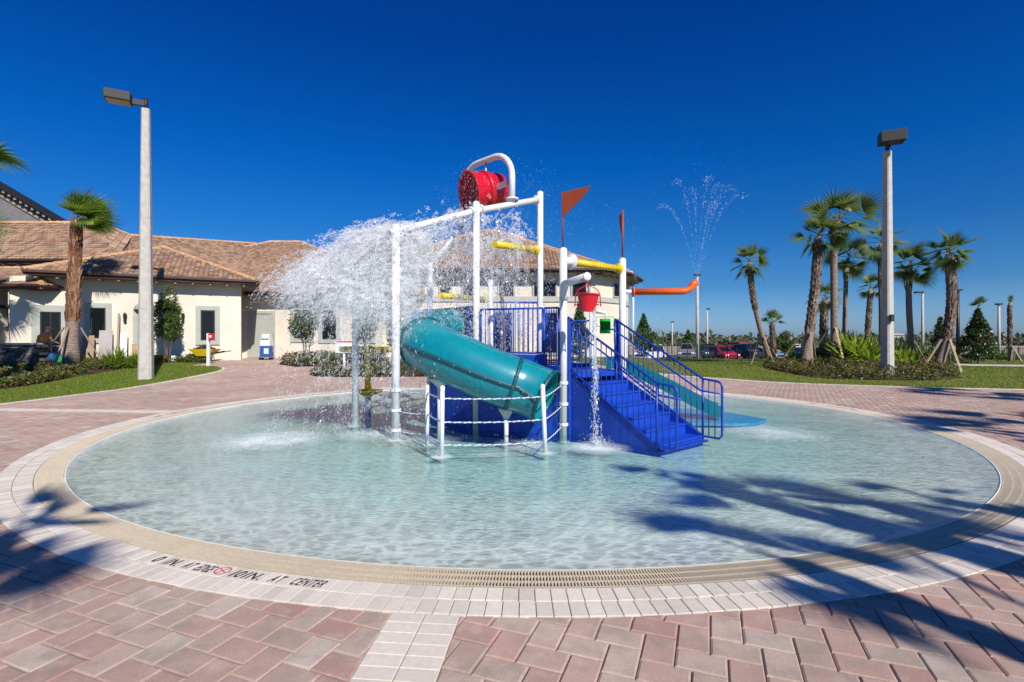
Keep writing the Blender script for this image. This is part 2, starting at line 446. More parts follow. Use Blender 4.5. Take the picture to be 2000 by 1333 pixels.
# gutter grating of real slats with dark channel below
t = NT('grating'); c = t.ramp(t.noise(2.5, 4), [(.3, (.50, .42, .30)), (.7, (.60, .52, .39))])
c = t.mix(.5, c, t.ramp(t.noise(35, 3), [(.3, (.42, .35, .25)), (.7, (.62, .54, .41))])); M['grate'] = t.fin(t.principled(c, .6, 0, .4))
mb = MB(); n = 2150; r0, r1 = RW + .016, RG - .004
for k in range(n):
    a = 2 * math.pi * k / n; wd = .0054
    ca, sa = math.sin(a), -math.cos(a); tx, ty = -sa, ca
    b = len(mb.v)
    for z in (-.02, .004):
        for (r, sgn) in ((r0, -1), (r1, -1), (r1, 1), (r0, 1)):
            mb.v.append((PC.x + ca * r + tx * wd * sgn, PC.y + sa * r + ty * wd * sgn, z))
    mb.face((b + 4, b + 5, b + 6, b + 7), .5); mb.face((b, b + 1, b + 5, b + 4), .5); mb.face((b + 2, b + 3, b + 7, b + 6), .5)
for rr in (RW + .024, RW + .105, RW + .185, RG - .016):
    mb.lathe([(rr - .007, -.02), (rr - .007, .0025), (rr + .007, .0025), (rr + .007, -.02)], PC, 240, smooth=False)
gr = mb.build('gutter_grating', M['grate']); struct(gr)

# coping: two rows of pale pavers with chamfered edges
def paver(mb, poly, z, val, ch=.006, dep=.03, hf=None):
    n = len(poly); cx = sum(p[0] for p in poly) / n; cy = sum(p[1] for p in poly) / n
    hz = (lambda x, y: z) if hf is None else (lambda x, y: hf(x, y) + z)
    b = len(mb.v)
    for p in poly: mb.v.append((p[0], p[1], hz(*p) - dep))
    for p in poly: mb.v.append((p[0], p[1], hz(*p) - ch * .7))
    for p in poly:
        d = math.hypot(cx - p[0], cy - p[1]) or 1; q = min(.4, ch * 1.5 / d)
        x, y = p[0] + (cx - p[0]) * q, p[1] + (cy - p[1]) * q
        mb.v.append((x, y, hz(x, y)))
    mb.face([b + 2 * n + i for i in range(n)], val)
    for L in (0, 1):
        for i in range(n):
            j = (i + 1) % n; mb.face((b + L * n + i, b + L * n + j, b + (L + 1) * n + j, b + (L + 1) * n + i), val)
M['pale'] = byval('pale_paver', [(0, (.54, .49, .42)), (.5, (.62, .56, .48)), (1, (.68, .62, .54))], .85, 25, .14, .25, 200)
M['sand'] = simple('joint_sand', (.40, .29, .22), .95, var=.3, scale=30, bump=.3, bscale=200)
rng = random.Random(5)
mb = MB()
for (ra, rb, nn) in ((RG, R1, 480), (R1, R2, 492)):
    for k in range(nn):
        a0, a1 = 2 * math.pi * k / nn, 2 * math.pi * (k + 1) / nn; g_ = .0022
        pl = []
        for (r, a, sg) in ((ra + .002, a0, 1), (rb - .002, a0, 1), (rb - .002, a1, -1), (ra + .002, a1, -1)):
            p = ring_pt(a + sg * g_ / r, r); pl.append((p.x, p.y))
        paver(mb, ccw(pl), .004 + rng.uniform(-.0012, .0012), rng.random(), .004)
cop = mb.build('pool_coping', M['pale']); struct(cop)
mb = MB(); mb.lathe([(RG - .002, -.16), (RG, -.008), (R2 + .03, -.008)], PC, 180, smooth=False); struct(mb.build('coping_bed', M['sand']))

# depth markings lettered on the coping
def letter_mesh(ch, size=.096, shear=.22, xs=1.0):
    cu = bpy.data.curves.new('letter', 'FONT'); cu.body = ch; cu.size = size * 1.38; cu.shear = shear; cu.offset = .0018; cu.align_x = 'CENTER'
    ob = bpy.data.objects.new('letter', cu); COL.objects.link(ob)
    dg = bpy.context.evaluated_depsgraph_get(); me = bpy.data.meshes.new_from_object(ob.evaluated_get(dg))
    vs = [(v.co.x * xs, v.co.y) for v in me.vertices]; fs = [tuple(p.vertices) for p in me.polygons]
    bpy.data.objects.remove(ob); bpy.data.curves.remove(cu); bpy.data.meshes.remove(me)
    return vs, fs
LC = {}
def put_text(mb, text, a0, a1, r=7.687, z=.0068, xs=.8):
    gl = []; tot = 0
    for ch in text:
        if ch not in LC: LC[ch] = letter_mesh(ch, shear=0)
        vs, fs = LC[ch]; x0 = min(v[0] for v in vs); x1 = max(v[0] for v in vs); gl.append((vs, fs, x0, x1)); tot += x1 - x0 + .026
    sc = (a1 - a0) * (r + .06) / tot; x = 0
    for (vs, fs, x0, x1) in gl:
        b = len(mb.v)
        for (vx_, vy_) in vs:
            q = (x + (vx_ - x0)) * sc; p = ring_pt(a0 + (q + vy_ * .22) / (r + .06), r + .108 - vy_, z); mb.v.append(tuple(p))
        for f in fs: mb.face([b + k for k in f], .5)
        x += x1 - x0 + .026
def marking(shift, px=None):
    mb = MB(); rb = MB()
    pos = [('0', 307, 319, 1), ('IN.', 330, 357, 1), ('AT', 364, 382, 1), ('EDGE', 389, 419, 1), ('10IN.', 458, 518, 1), ('AT', 531, 555, 1), ('CENTER', 572, 636, 1)]
    for (w_, x0, x1, xs) in pos: put_text(mb, w_, ring_ang(x0) + shift, ring_ang(x1) + shift, xs=xs)
    a = ring_ang(435) + shift; c = ring_pt(a, 7.742, .0068)
    def ringq(r0, r1, n=28):
        for k in range(n):
            t0, t1 = 2 * math.pi * k / n, 2 * math.pi * (k + 1) / n
            rb.poly([c + V((math.cos(t0) * r1, math.sin(t0) * r1, 0)), c + V((math.cos(t1) * r1, math.sin(t1) * r1, 0)), c + V((math.cos(t1) * r0, math.sin(t1) * r0, 0)), c + V((math.cos(t0) * r0, math.sin(t0) * r0, 0))])
    ringq(.048, .057)
    for sg in (1, -1):
        u = V((math.cos(R(45 * sg)), math.sin(R(45 * sg)), 0)) * .049; w2 = V((-u.y, u.x, 0)).normalized() * .004; z_ = V((0, 0, .0004 * (1 + sg)))
        rb.poly([c + u + w2 + z_, c - u + w2 + z_, c - u - w2 + z_, c + u - w2 + z_])
    o = mb.build('depth_marking', M['ink'], cop); rb.build('no_diving_symbol', M['redink'], o)
_m0 = ring_ang(470)
marking(0)
for sh in (-78, 60, 118, 200): marking(R(sh))

# herringbone pavement of individual pavers
DECK = ccw([(-32, -8), (32, -8), (32, 15.6), (24, 16.2), (16.8, 17.0), (9.9, 19.95), (8.3, 20.8), (7.0, 21.3), (5.0, 23.0), (3.0, 26.5), (-1.5, 27.0), (-1.0, 29.6), (-5.4, 32.6), (-16.4, 32.6), (-14.4, 27.1), (-15.3, 26.6), (-16.2, 26.2)]
            + [(-14.9, 23.6), (-13.35, 23.4), (-12.6, 22.2), (-12.75, 20.0), (-12.9, 18.2), (-12.95, 16), (-12.9, 14.0), (-13.2, 12.3), (-15, 10.0), (-32, 6.0)])
M['paver'] = None
t = NT('clay_paver')
c = t.ramp(t.val(), [(0, (.45, .27, .22)), (.2, (.52, .33, .27)), (.42, (.50, .35, .285)), (.62, (.47, .345, .28)), (.78, (.56, .42, .34)), (.9, (.48, .375, .31)), (1, (.64, .55, .46))])
g = t.n('ShaderNodeNewGeometry')
off = t.n('ShaderNodeVectorMath', operation='MULTIPLY_ADD'); cv = t.n('ShaderNodeCombineXYZ'); v_ = t.val()
for i in range(3): t.l(v_, cv.inputs[i])
t.l(cv.outputs[0], off.inputs[0]); off.inputs[1].default_value = (37, 53, 0); t.l(g.outputs['Position'], off.inputs[2])
b1 = t.noise(4.5, 5, .65, vec=off.outputs[0])
c = t.mix(t.ramp(b1, [(.44, (0,) * 3), (.64, (.75,) * 3)]), c, (.37, .29, .235))
b3 = t.noise(7, 4, .6, vec=off.outputs[0]); c = t.mix(t.ramp(b3, [(.5, (0,) * 3), (.7, (.6,) * 3)]), c, (.58, .45, .38))
b2 = t.noise(130, 5, .8); c = t.mix(1, c, t.ramp(b2, [(.28, (.62,) * 3), (.7, (1.14,) * 3)]), 'MULTIPLY')
st = t.noise(.55, 4, .6); c = t.mix(1, c, t.ramp(st, [(.35, (.84, .84, .85)), (.65, (1.04,) * 3)]), 'MULTIPLY')
M['paver'] = t.fin(t.principled(c, .85, 0, .25, b2, .55, .006))
rng = random.Random(11)
mb = MB(); pw = .166; ang = R(21); ux, uy = math.sin(ang), math.cos(ang); vx, vy = math.cos(ang), -math.sin(ang)
gap = .003
BANDS = []      # pale radial bands: (centre angle on the ring, half width, r from, r to)
BANDS.append((-.094, .205, R2, 12.5)); BANDS.append((R(62), .205, R2, 20)); BANDS.append((R(-95), .205, R2, 13.5)); BANDS.append((R(150), .205, R2, 12))
def band_frame(a):
    return V((math.sin(a), -math.cos(a))), V((math.cos(a), math.sin(a)))
def add_paver(poly, z, val):
    cx = sum(p[0] for p in poly) / 4; cy = sum(p[1] for p in poly) / 4
    if not inpoly(cx, cy, DECK): return
    if cy < -2.0 or abs(cx) > max(cy, 0) * 1.25 + 5.5: return
    dx, dy = cx - PC.x, cy - PC.y; rr = math.hypot(dx, dy)
    if rr < R2 - .25: return
    if rr < R2 + .3:
        n_ = (dx / rr, dy / rr); poly = clip_half(poly, (PC.x + n_[0] * R2, PC.y + n_[1] * R2), n_)
    for (a, hw, ra, rb) in BANDS:
        e, w_ = band_frame(a); al = dx * e.x + dy * e.y; ac = dx * w_.x + dy * w_.y
        if ra - .3 < al < rb and abs(ac) < hw + .3 and len(poly) > 2:
            sg = 1 if ac > 0 else -1; poly = clip_half(poly, (PC.x + w_.x * hw * sg, PC.y + w_.y * hw * sg), (w_.x * sg, w_.y * sg))
    if len(poly) < 3 or area2(poly) < .0006: return
    paver(mb, ccw(poly), z, val, .0085 if rr < 14 else .007, .03, H)
def uvp(u, v): return (u * ux + v * vx, u * uy + v * vy)
NN = 175
for i in range(-NN, NN):
    for j in range(-NN, NN):
        bu, bv = i + 2.5 * j, i - .5 * j
        if abs(bu * pw) > 45 or abs(bv * pw) > 40: continue
        for (u0, v0, lu, lv) in ((0, 0, 1.5, 1), (1.5, -.5, 1, 1.5)):
            u_, v__ = (bu + u0) * pw, (bv + v0) * pw
            cc_ = uvp(u_ + .12, v__ + .12)
            if not (-2.4 < cc_[1] < 33 and abs(cc_[0]) < max(cc_[1], 0) * 1.3 + 6): continue
            q = [uvp(u_ + gap, v__ + gap), uvp(u_ + lu * pw - gap, v__ + gap), uvp(u_ + lu * pw - gap, v__ + lv * pw - gap), uvp(u_ + gap, v__ + lv * pw - gap)]
            add_paver(q, rng.uniform(-.0015, .0015), rng.random() ** 1.15)
struct(mb.build('pavement', M['paver']))
bed = [p for p in DECK]
mb = MB()
xs0, ys0, stp = -32, -8, 1.0
for i in range(64):
    for j in range(41):
        q = clip_poly_cell(DECK, xs0 + i, ys0 + j, xs0 + i + 1, ys0 + j + 1)
        if len(q) < 3 or area2(q) < 1e-5: continue
        cx = sum(p[0] for p in q) / len(q) - PC.x; cy = sum(p[1] for p in q) / len(q) - PC.y
        if math.hypot(cx, cy) < R2 + 1.2:      # split finer near the ring
            for ii in range(5):
                for jj in range(5):
                    q2 = clip_poly_cell(q, xs0 + i + ii * .2, ys0 + j + jj * .2, xs0 + i + ii * .2 + .2, ys0 + j + jj * .2 + .2)
                    if len(q2) < 3: continue
                    dx = sum(p[0] for p in q2) / len(q2) - PC.x; dy = sum(p[1] for p in q2) / len(q2) - PC.y; rr = math.hypot(dx, dy)
                    if rr < R2 - .15: continue
                    if rr < R2 + .2:
                        q2 = clip_half(q2, (PC.x + dx / rr * (R2 - .02), PC.y + dy / rr * (R2 - .02)), (dx / rr, dy / rr))
                    if len(q2) > 2: mb.poly([(a, b, H(a, b) - .014) for a, b in q2], .5)
        else: mb.poly([(a, b, H(a, b) - .014) for a, b in q], .5)
struct(mb.build('pavement_bed', M['sand']))
# pale bands and edging kerbs
mb = MB()
for (a, hw, ra, rb) in BANDS:
    e, w_ = band_frame(a); k = 0; r = ra + .003
    while r < rb:
        for (s0, s1) in ((-hw, 0), (0, hw)):
            pl = [(PC.x + e.x * q + w_.x * s, PC.y + e.y * q + w_.y * s) for q, s in ((r, s0 + .002), (r + .0955, s0 + .002), (r + .0955, s1 - .002), (r, s1 - .002))]
            cx, cy = pl[0]
            if inpoly(cx, cy, DECK): paver(mb, ccw(pl), .001 + rng.uniform(-.001, .001), rng.random() * .8, .004, .03, H)
        r += .1
def kerb_line(pts, wd=.20, step=.1):
    # soldier course along a polyline
    for i in range(len(pts) - 1):
        a, b = V(pts[i]), V(pts[i + 1]); L = (b - a).length; d = (b - a) / L; nrm = V((-d.y, d.x)); n_ = max(1, int(L / step)); st_ = L / n_
        for k in range(n_):
            p = a + d * (k * st_ + .002); q = a + d * ((k + 1) * st_ - .002)
            pl = [(p.x - nrm.x * wd / 2, p.y - nrm.y * wd / 2), (q.x - nrm.x * wd / 2, q.y - nrm.y * wd / 2), (q.x + nrm.x * wd / 2, q.y + nrm.y * wd / 2), (p.x + nrm.x * wd / 2, p.y + nrm.y * wd / 2)]
            paver(mb, ccw(pl), .014 + rng.uniform(-.001, .001), rng.random(), .005, .04, H)
def smooth_line(pts, n=6):
    pts = [V(p) for p in pts]; out = []
    for i in range(len(pts) - 1):
        p0 = pts[max(i - 1, 0)]; p1 = pts[i]; p2 = pts[i + 1]; p3 = pts[min(i + 2, len(pts) - 1)]
        for k in range(n):
            t_ = k / n
            out.append(.5 * ((2 * p1) + (p2 - p0) * t_ + (2 * p0 - 5 * p1 + 4 * p2 - p3) * t_ ** 2 + (3 * p1 - p0 - 3 * p2 + p3) * t_ ** 3))
    out.append(pts[-1]); return out
KR = [(32, 15.6), (24, 16.2), (16.8, 17.0), (12.5, 18.55), (9.9, 19.95), (8.3, 20.8), (7.0, 21.3), (5.0, 23.0), (3.0, 26.5)]
KL = [(-32, 6.0), (-15, 10.0), (-13.2, 12.3), (-12.9, 14.0), (-12.95, 16), (-12.9, 18.2), (-12.75, 20.0), (-12.6, 22.2), (-13.35, 23.4), (-14.9, 23.6)]
kerb_line([tuple(p) for p in smooth_line(KR)]); kerb_line([tuple(p) for p in smooth_line(KL)])
# path crossing the right lawn
struct(mb.build('paver_edging', M['pale']))
# expansion seam beside the left lawn, seen as a pale strip

# ================================================================ LAWNS AND BEDS
def grassmat(name, stops, sc=1.3):
    t = NT(name); c = t.ramp(t.noise(sc, 5, .65), stops)
    c = t.mix(1, c, t.ramp(t.noise(45, 3, .7), [(.3, (.6,) * 3), (.7, (1.25,) * 3)]), 'MULTIPLY')
    return t.fin(t.principled(c, .9, 0, .15, t.noise(70, 3), .6, .03))
M['lawn_l'] = grassmat('lawn_green', [(.3, (.085, .125, .012)), (.5, (.125, .17, .016)), (.72, (.19, .20, .035))])
M['lawn_r'] = grassmat('lawn_dry', [(.3, (.085, .125, .014)), (.5, (.13, .165, .022)), (.7, (.21, .20, .05))], .8)
M['mulch'] = byval('mulch', [(0, (.05, .025, .018)), (1, (.09, .045, .03))], .95, 12, .5, .8, 60)
M['blade_l'] = leafmat('grass_blade', [(0, (.085, .14, .012)), (.6, (.15, .21, .02)), (1, (.27, .27, .06))], .35, .6)
M['blade_r'] = leafmat('dry_grass_blade', [(0, (.085, .13, .012)), (.6, (.15, .19, .02)), (1, (.29, .26, .08))], .3, .6)
def P2(p): return (p[0], p[1])
BLL = [P2(G(-120, 775)), P2(G(0, 763)), P2(G(80, 752)), P2(G(150, 738)), P2(G(215, 727)), P2(G(275, 716)), P2(G(340, 710)), P2(G(400, 711))]
LAWN_L = ccw([(-32, 6.0)] + [tuple(p) for p in smooth_line(KL)][1:] + list(reversed(BLL)) + [(-32, 14)])
struct(sheet(LAWN_L, .5, .012).build('lawn', M['lawn_l']))
BED_L = ccw([(-32, 14)] + BLL + [(-14.9, 25.6), (-15.0, 26.8), (-21.3, 23.6), (-24, 22.0), (-32, 22)])
struct(sheet(BED_L, .35, .03, jitter=.06).build('mulch_bed', M['mulch']))
LAWN_R = ccw([tuple(p) for p in smooth_line(KR)] + [(3.0, 45), (70, 45), (70, 15.6)])
struct(sheet(LAWN_R, 1.0, .012).build('lawn', M['lawn_r']))
BED_R = ccw([P2(G(*q)) for q in ((1490, 718), (1520, 726), (1560, 734), (1610, 741), (1680, 744), (1760, 745), (1830, 745), (1880, 740), (1850, 728), (1830, 716), (1900, 709), (1850, 706), (1700, 708), (1560, 709), (1500, 710))])
struct(sheet(BED_R, .5, .035, jitter=.08).build('mulch_bed', M['mulch']))
BED_M1 = ccw([P2(G(*q)) for q in ((545, 713), (580, 718), (650, 715), (720, 709), (760, 706), (740, 699), (640, 699), (560, 705))])
BED_M2 = ccw([P2(G(*q)) for q in ((603, 733), (620, 737), (700, 738), (800, 737), (900, 737), (900, 722), (840, 718), (740, 720), (650, 726))])
struct(sheet(BED_M1, .3, .05, jitter=.05).build('mulch_bed', M['mulch'])); struct(sheet(BED_M2, .3, .05, jitter=.05).build('mulch_bed', M['mulch']))
# walkway across the right lawn
PATH = [P2(G(1780, 711)), P2(G(1900, 717)), P2(G(2100, 720)), P2(G(2100, 716)), P2(G(1900, 714)), P2(G(1780, 709))]
struct(sheet(ccw(PATH), 1, .04).build('path', M['pale']))
# car park and road
mb = sheet(ccw([(9, 46.5), (75, 46.5), (75, 75), (9, 75)]), 3, .03); struct(mb.build('car_park', M['asphalt']))
t = NT('far_field'); c = t.ramp(t.noise(.03, 4), [(.35, (.30, .25, .17)), (.65, (.36, .32, .25))]); M['field'] = t.fin(t.principled(c, .95, 0, .1))
struct(sheet(ccw([(12, 76), (260, 76), (420, 230), (10, 230)]), 20, .05).build('bare_field', M['field']))

def blades(poly, n, hgt, mat, name, label, rng, wfn=None):
    mb = MB(); xs = [p[0] for p in poly]; ys = [p[1] for p in poly]; k = 0; tr_ = 0
    while k < n and tr_ < n * 20:
        tr_ += 1
        x = rng.uniform(min(xs), max(xs)); y = rng.uniform(min(ys), max(ys))
        if not inpoly(x, y, poly) or abs(x) > y * 1.05 + 1: continue
        if wfn and rng.random() > wfn(x, y): continue
        h = hgt * rng.uniform(.5, 1.2); a = rng.uniform(0, 6.28); w_ = .006 + .0005 * y; z = H(x, y) + .01
        lx, ly = rng.gauss(0, .4) * h, rng.gauss(0, .4) * h; dx, dy = math.cos(a) * w_, math.sin(a) * w_
        mb.poly([(x - dx, y - dy, z), (x + dx, y + dy, z), (x + lx, y + ly, z + h)], rng.random()); k += 1
    return tag(mb.build(name, mat), label, 'grass', kind='stuff')
rng = random.Random(3)
blades(LAWN_L, 42000, .045, M['blade_l'], 'grass', 'bright green mown grass of the left lawn', rng)
blades(LAWN_R, 60000, .05, M['blade_r'], 'grass', 'yellowish green grass of the right lawn', rng, lambda x, y: 1 if y < 27 else .5)

def leaf(mb, c, n, L, W, val, fold=.15):
    # leaf blade as two quads around a midrib
    n = V(n).normalized(); t_ = n.orthogonal().normalized(); t_.rotate(Matrix.Rotation(leaf.r.uniform(0, 6.28), 3, n)); b_ = n.cross(t_)
    c = V(c); p0 = c; p1 = c + t_ * L * .5 + n * L * .08; p2 = c + t_ * L
    l = c + t_ * L * .45 + b_ * W / 2 + n * L * fold; r = c + t_ * L * .45 - b_ * W / 2 + n * L * fold
    mb.poly([p0, r, p2, l], val)
leaf.r = random.Random(8)
def rndv(rng):
    while True:
        v = V((rng.uniform(-1, 1), rng.uniform(-1, 1), rng.uniform(-1, 1)))
        if .01 < v.length < 1: return v
def ground_cover(poly, n, hgt, L, mat, label, rng, name='ground_cover', clump=1.1, thr=.0, z0=.03):
    mb = MB(); xs = [p[0] for p in poly]; ys = [p[1] for p in poly]; k = 0; tr_ = 0
    while k < n and tr_ < n * 30:
        tr_ += 1
        x = rng.uniform(min(xs), max(xs)); y = rng.uniform(min(ys), max(ys))
        if not inpoly(x, y, poly) or abs(x) > y * 1.06 + 1: continue
        q = noise.noise(V((x * clump, y * clump, 7)))
        if q < thr: continue
        h = hgt * min(1, .35 + (q - thr) * 2.0)
        leaf(mb, (x, y, H(x, y) + z0 + h * rng.random() ** .6), rndv(rng) + V((0, 0, .7)), L * rng.uniform(.7, 1.3), L * .45, min(1, max(0, .5 + rng.gauss(0, .25) + q * .4))); k += 1
    return tag(mb.build(name, mat), label, 'ground cover', kind='stuff')
M['leaf_cover'] = leafmat('cover_leaf', [(0, (.02, .035, .008)), (.4, (.05, .085, .015)), (.7, (.10, .13, .03)), (.9, (.20, .13, .05)), (1, (.22, .07, .04))], .2)
M['leaf_cover_r'] = leafmat('cover_leaf_brown', [(0, (.03, .04, .01)), (.3, (.04, .09, .02)), (.55, (.09, .10, .025)), (.8, (.20, .12, .05)), (1, (.26, .12, .07))], .2)
ground_cover(BED_L, 15000, .30, .14, M['leaf_cover'], 'low green and rust shrubs covering the mulch bed beside the left lawn', rng, thr=-.08)
ground_cover(BED_R, 15000, .42, .16, M['leaf_cover_r'], 'low green and brown shrubs under the palm grove', rng, thr=-.12, clump=.8)
ground_cover(BED_M1, 5000, .40, .12, M['leaf_cover'], 'low leafy shrubs along the clubhouse wall behind the splash', rng, thr=-.2, z0=.05)
ground_cover(BED_M2, 6000, .38, .12, M['leaf_cover'], 'low shrubs in the mulch island between pool and clubhouse', rng, thr=-.1, z0=.05)

# ================================================================ CLUBHOUSE
WD = V((.893, .451, 0)).normalized(); WN = V((-.451, .893, 0)).normalized()       # facade direction, inward normal
club = thing('clubhouse', (-10, 31, .6), 'cream stucco clubhouse with orange clay tile roofs and grey window surrounds', 'building')
TZ = .6
CORN = V((-14.34, 27.31, 0))       # right corner of the left wing
def wall_slab(mb, a, b, z0, z1, th=.25, val=.5):
    # vertical slab whose outer face runs a->b; thickness goes to the left of a->b seen from above
    a, b = V((a[0], a[1], 0)), V((b[0], b[1], 0)); d = (b - a).normalized(); n_ = V((-d.y, d.x, 0)) * th
    mb.prism([P2(a), P2(b), P2(b + n_), P2(a + n_)], z0, z1, val)
def facade_s(o, d, px):        # parameter along facade for a pixel column
    k = (px - CX) / F     # (o.x + d.x s) = k (o.y + d.y s)
    return (k * o.y - o.x) / (d.x - k * d.y)
def fpoint(o, d, px): 
    s = facade_s(o, d, px); return o + d * s
def fz(o, d, px, py): return Z(py, fpoint(o, d, px).y)
def opening(o, d, px0, px1, z0, z1, kind='window', trimw=.22, sill=True, cols=1, mat='glass', wallthing=club, tz=None):
    """window or door: surround standing proud, frame, recessed pane"""
    a, b = fpoint(o, d, px0), fpoint(o, d, px1); n_ = V((d.y, -d.x, 0))       # outward
    w_ = (b - a).length; c = (a + b) / 2; M3 = Matrix((d, n_ * -1, V((0, 0, 1)))).transposed()
    mb = MB()
    if trimw:
        for sg in (-1, 1): mb.box(c + d * sg * (w_ / 2 + trimw / 2) + n_ * .03 + V((0, 0, (z0 + z1) / 2)), (trimw, .07, z1 - z0), M=M3)
        mb.box(c + n_ * .032 + V((0, 0, z1 + trimw / 2)), (w_ + 2 * trimw, .074, trimw), M=M3)
        if kind == 'window': mb.box(c + n_ * .034 + V((0, 0, z0 - trimw / 2)), (w_ + 2 * trimw, .078, trimw), M=M3)
    W = mb.build(kind, M['trim'], wallthing) if trimw else None
    mb = MB(); fw = .06
    for sg in (-1, 1): mb.box(c + d * sg * (w_ / 2 - fw / 2) + n_ * .02 + V((0, 0, (z0 + z1) / 2)), (fw, .05, z1 - z0), M=M3)
    for z in (z0 + fw / 2, z1 - fw / 2): mb.box(c + n_ * .02 + V((0, 0, z)), (w_ - 2 * fw, .049, fw), M=M3)
    for k in range(1, cols): mb.box(a + (b - a) * k / cols + n_ * .021 + V((0, 0, (z0 + z1) / 2)), (fw * .8, .05, z1 - z0 - 2 * fw), M=M3)
    f_ = mb.build('frame', M['black'] if mat == 'glass' else M['trim'], W or wallthing)
    mb = MB(); mb.box(c + n_ * .008 + V((0, 0, (z0 + z1) / 2)), (w_ - .02, .016, z1 - z0 - .02), M=M3)
    mb.build('pane' if mat == 'glass' else 'door_leaf', M[mat], W or wallthing)
    return W
WD_C = V((1, 0, 0)); OC = V((-16.1, 30.8, 0)); OD = V((-8, 32, 0))
# walls
left_end = CORN - WD * 9.2
mb = MB()
wall_slab(mb, left_end, CORN, TZ - .4, 4.55)
mb.build('wall', M['stucco'], club)
mb = MB(); wall_slab(mb, CORN + WN * .0 + WD * -.0, CORN + WN * 4.1, TZ - .4, 4.55, th=.25)
# side return of the wing starts behind the front slab's end
club.children[-1].name = 'wall'
mb = MB(); a = CORN + WN * .26; wall_slab(mb, a, CORN + WN * 4.0, TZ - .4, 4.54); mb.build('wall', M['stucco'], club)
mb = MB(); wall_slab(mb, (-16.4, 30.8), (-7.9, 30.8), TZ - .4, 4.35); mb.build('wall', M['stucco'], club)
D0 = [(-8.0, 32.0), (5.24, 32.0), (7.14, 33.9), (8.35, 36.8), (8.35, 44)]
for i in range(4):
    mb = MB(); a, b = V(D0[i]), V(D0[i + 1]); dd = (b - a).normalized()
    wall_slab(mb, a, b - dd * (.002 if i < 3 else 0), TZ - .5, 5.75 - .001 * i, th=.24); mb.build('wall', M['stucco'], club)
mb = MB(); wall_slab(mb, (-8.0, 30.9), (-8.0, 31.98), TZ - .4, 4.33); mb.build('wall', M['stucco'], club)
# belt course
mb = MB()
for i in range(3):
    a, b = V((*D0[i], 0)), V((*D0[i + 1], 0)); d = (b - a).normalized(); n_ = V((d.y, -d.x, 0))
    mb.prism([P2(a + n_ * .08 - d * .03 * (i == 0)), P2(b + n_ * .08 + d * .03), P2(b + n_ * .004), P2(a + n_ * .004)], 4.04 + .002 * i, 4.36 + .002 * i)
mb.build('belt_course', M['band'], club)
# shaded upper frieze band below the left wing eave is only the wall; windows and doors
oL = CORN; dL = WD
opening(oL, dL, 177, 207, fz(oL, dL, 190, 662), fz(oL, dL, 190, 602))
opening(oL, dL, 392, 420, fz(oL, dL, 405, 666), fz(oL, dL, 405, 607))
opening(oL, dL, 79, 120, TZ + .05, fz(oL, dL, 100, 610), 'door', .3, cols=2)
# arched niche door behind the lamp pole with rounded hood
s0, s1 = fpoint(oL, dL, 262), fpoint(oL, dL, 300); n_ = V((WD.y, -WD.x, 0))
opening(oL, dL, 266, 296, TZ + .02, fz(oL, dL, 280, 610), 'door', .12, mat='doorpaint')
mb = MB(); c = (s0 + s1) / 2; zc = fz(oL, dL, 280, 606); rr = (s1 - s0).length / 2
prof = []
for k in range(9):
    a = math.pi * .5 * k / 8; prof.append((rr * 1.05 * math.cos(a), rr * .9 * math.sin(a)))
pts = []
b = len(mb.v)
for i, (r_, h_) in enumerate(prof):
    for k in range(13):
        th = math.pi * k / 12; p = c + WD * math.cos(th) * r_ + n_ * (.01 + math.sin(th) * r_ * .9) + V((0, 0, zc + h_)); mb.v.append(tuple(p))
for i in range(8):
    for k in range(12): mb.face((b + i * 13 + k, b + i * 13 + k + 1, b + (i + 1) * 13 + k + 1, b + (i + 1) * 13 + k), .5, True)
mb.build('door_hood', M['stuccodark'], club)
# wall lanterns
for px, py in ((245, 622), (358, 622)):
    p = fpoint(oL, dL, px) + n_ * .12; z = Z(py, p.y); mb = MB()
    mb.lathe([(.02, .26), (.09, .16), (.08, .14), (.06, -.12), (.075, -.14), (.02, -.22)], p + V((0, 0, z)), 8, smooth=False)
    mb.beam(p + V((0, 0, z + .2)), p - n_ * .12 + V((0, 0, z + .2)), .03, .03); mb.build('wall_lantern', M['black'], club)
# recess wall door, windows
opening(OC, WD_C, 489, 533, TZ + .02, Z(613, 30.8), 'door', .14, mat='doorpaint')
opening(OC, WD_C, 575, 606, Z(662, 30.8), Z(606, 30.8)); opening(OC, WD_C, 630, 657, Z(664, 30.8), Z(606, 30.8))
opening(OC, WD_C, 700, 726, Z(664, 30.8), Z(606, 30.8))
oD = V((-8, 32, 0))
for (a, b) in ((790, 826), (860, 880), (905, 935), (975, 1003), (1043, 1085), (1118, 1150)): opening(oD, WD_C, a, b, Z(580, 32), Z(553, 32), trimw=.1)
for (a, b) in ((790, 830), (880, 920), (960, 1000), (1062, 1088)): opening(oD, WD_C, a, b, Z(690, 32), Z(612, 32), trimw=.16)
o2 = V((5.24, 32, 0)); d2 = (V((7.14, 33.9, 0)) - o2).normalized()
opening(o2, d2, 1198, 1208, 4.5, 5.3, trimw=.08)
opening(o2, d2, 1200, 1207, 1.6, 3.0, trimw=.08)
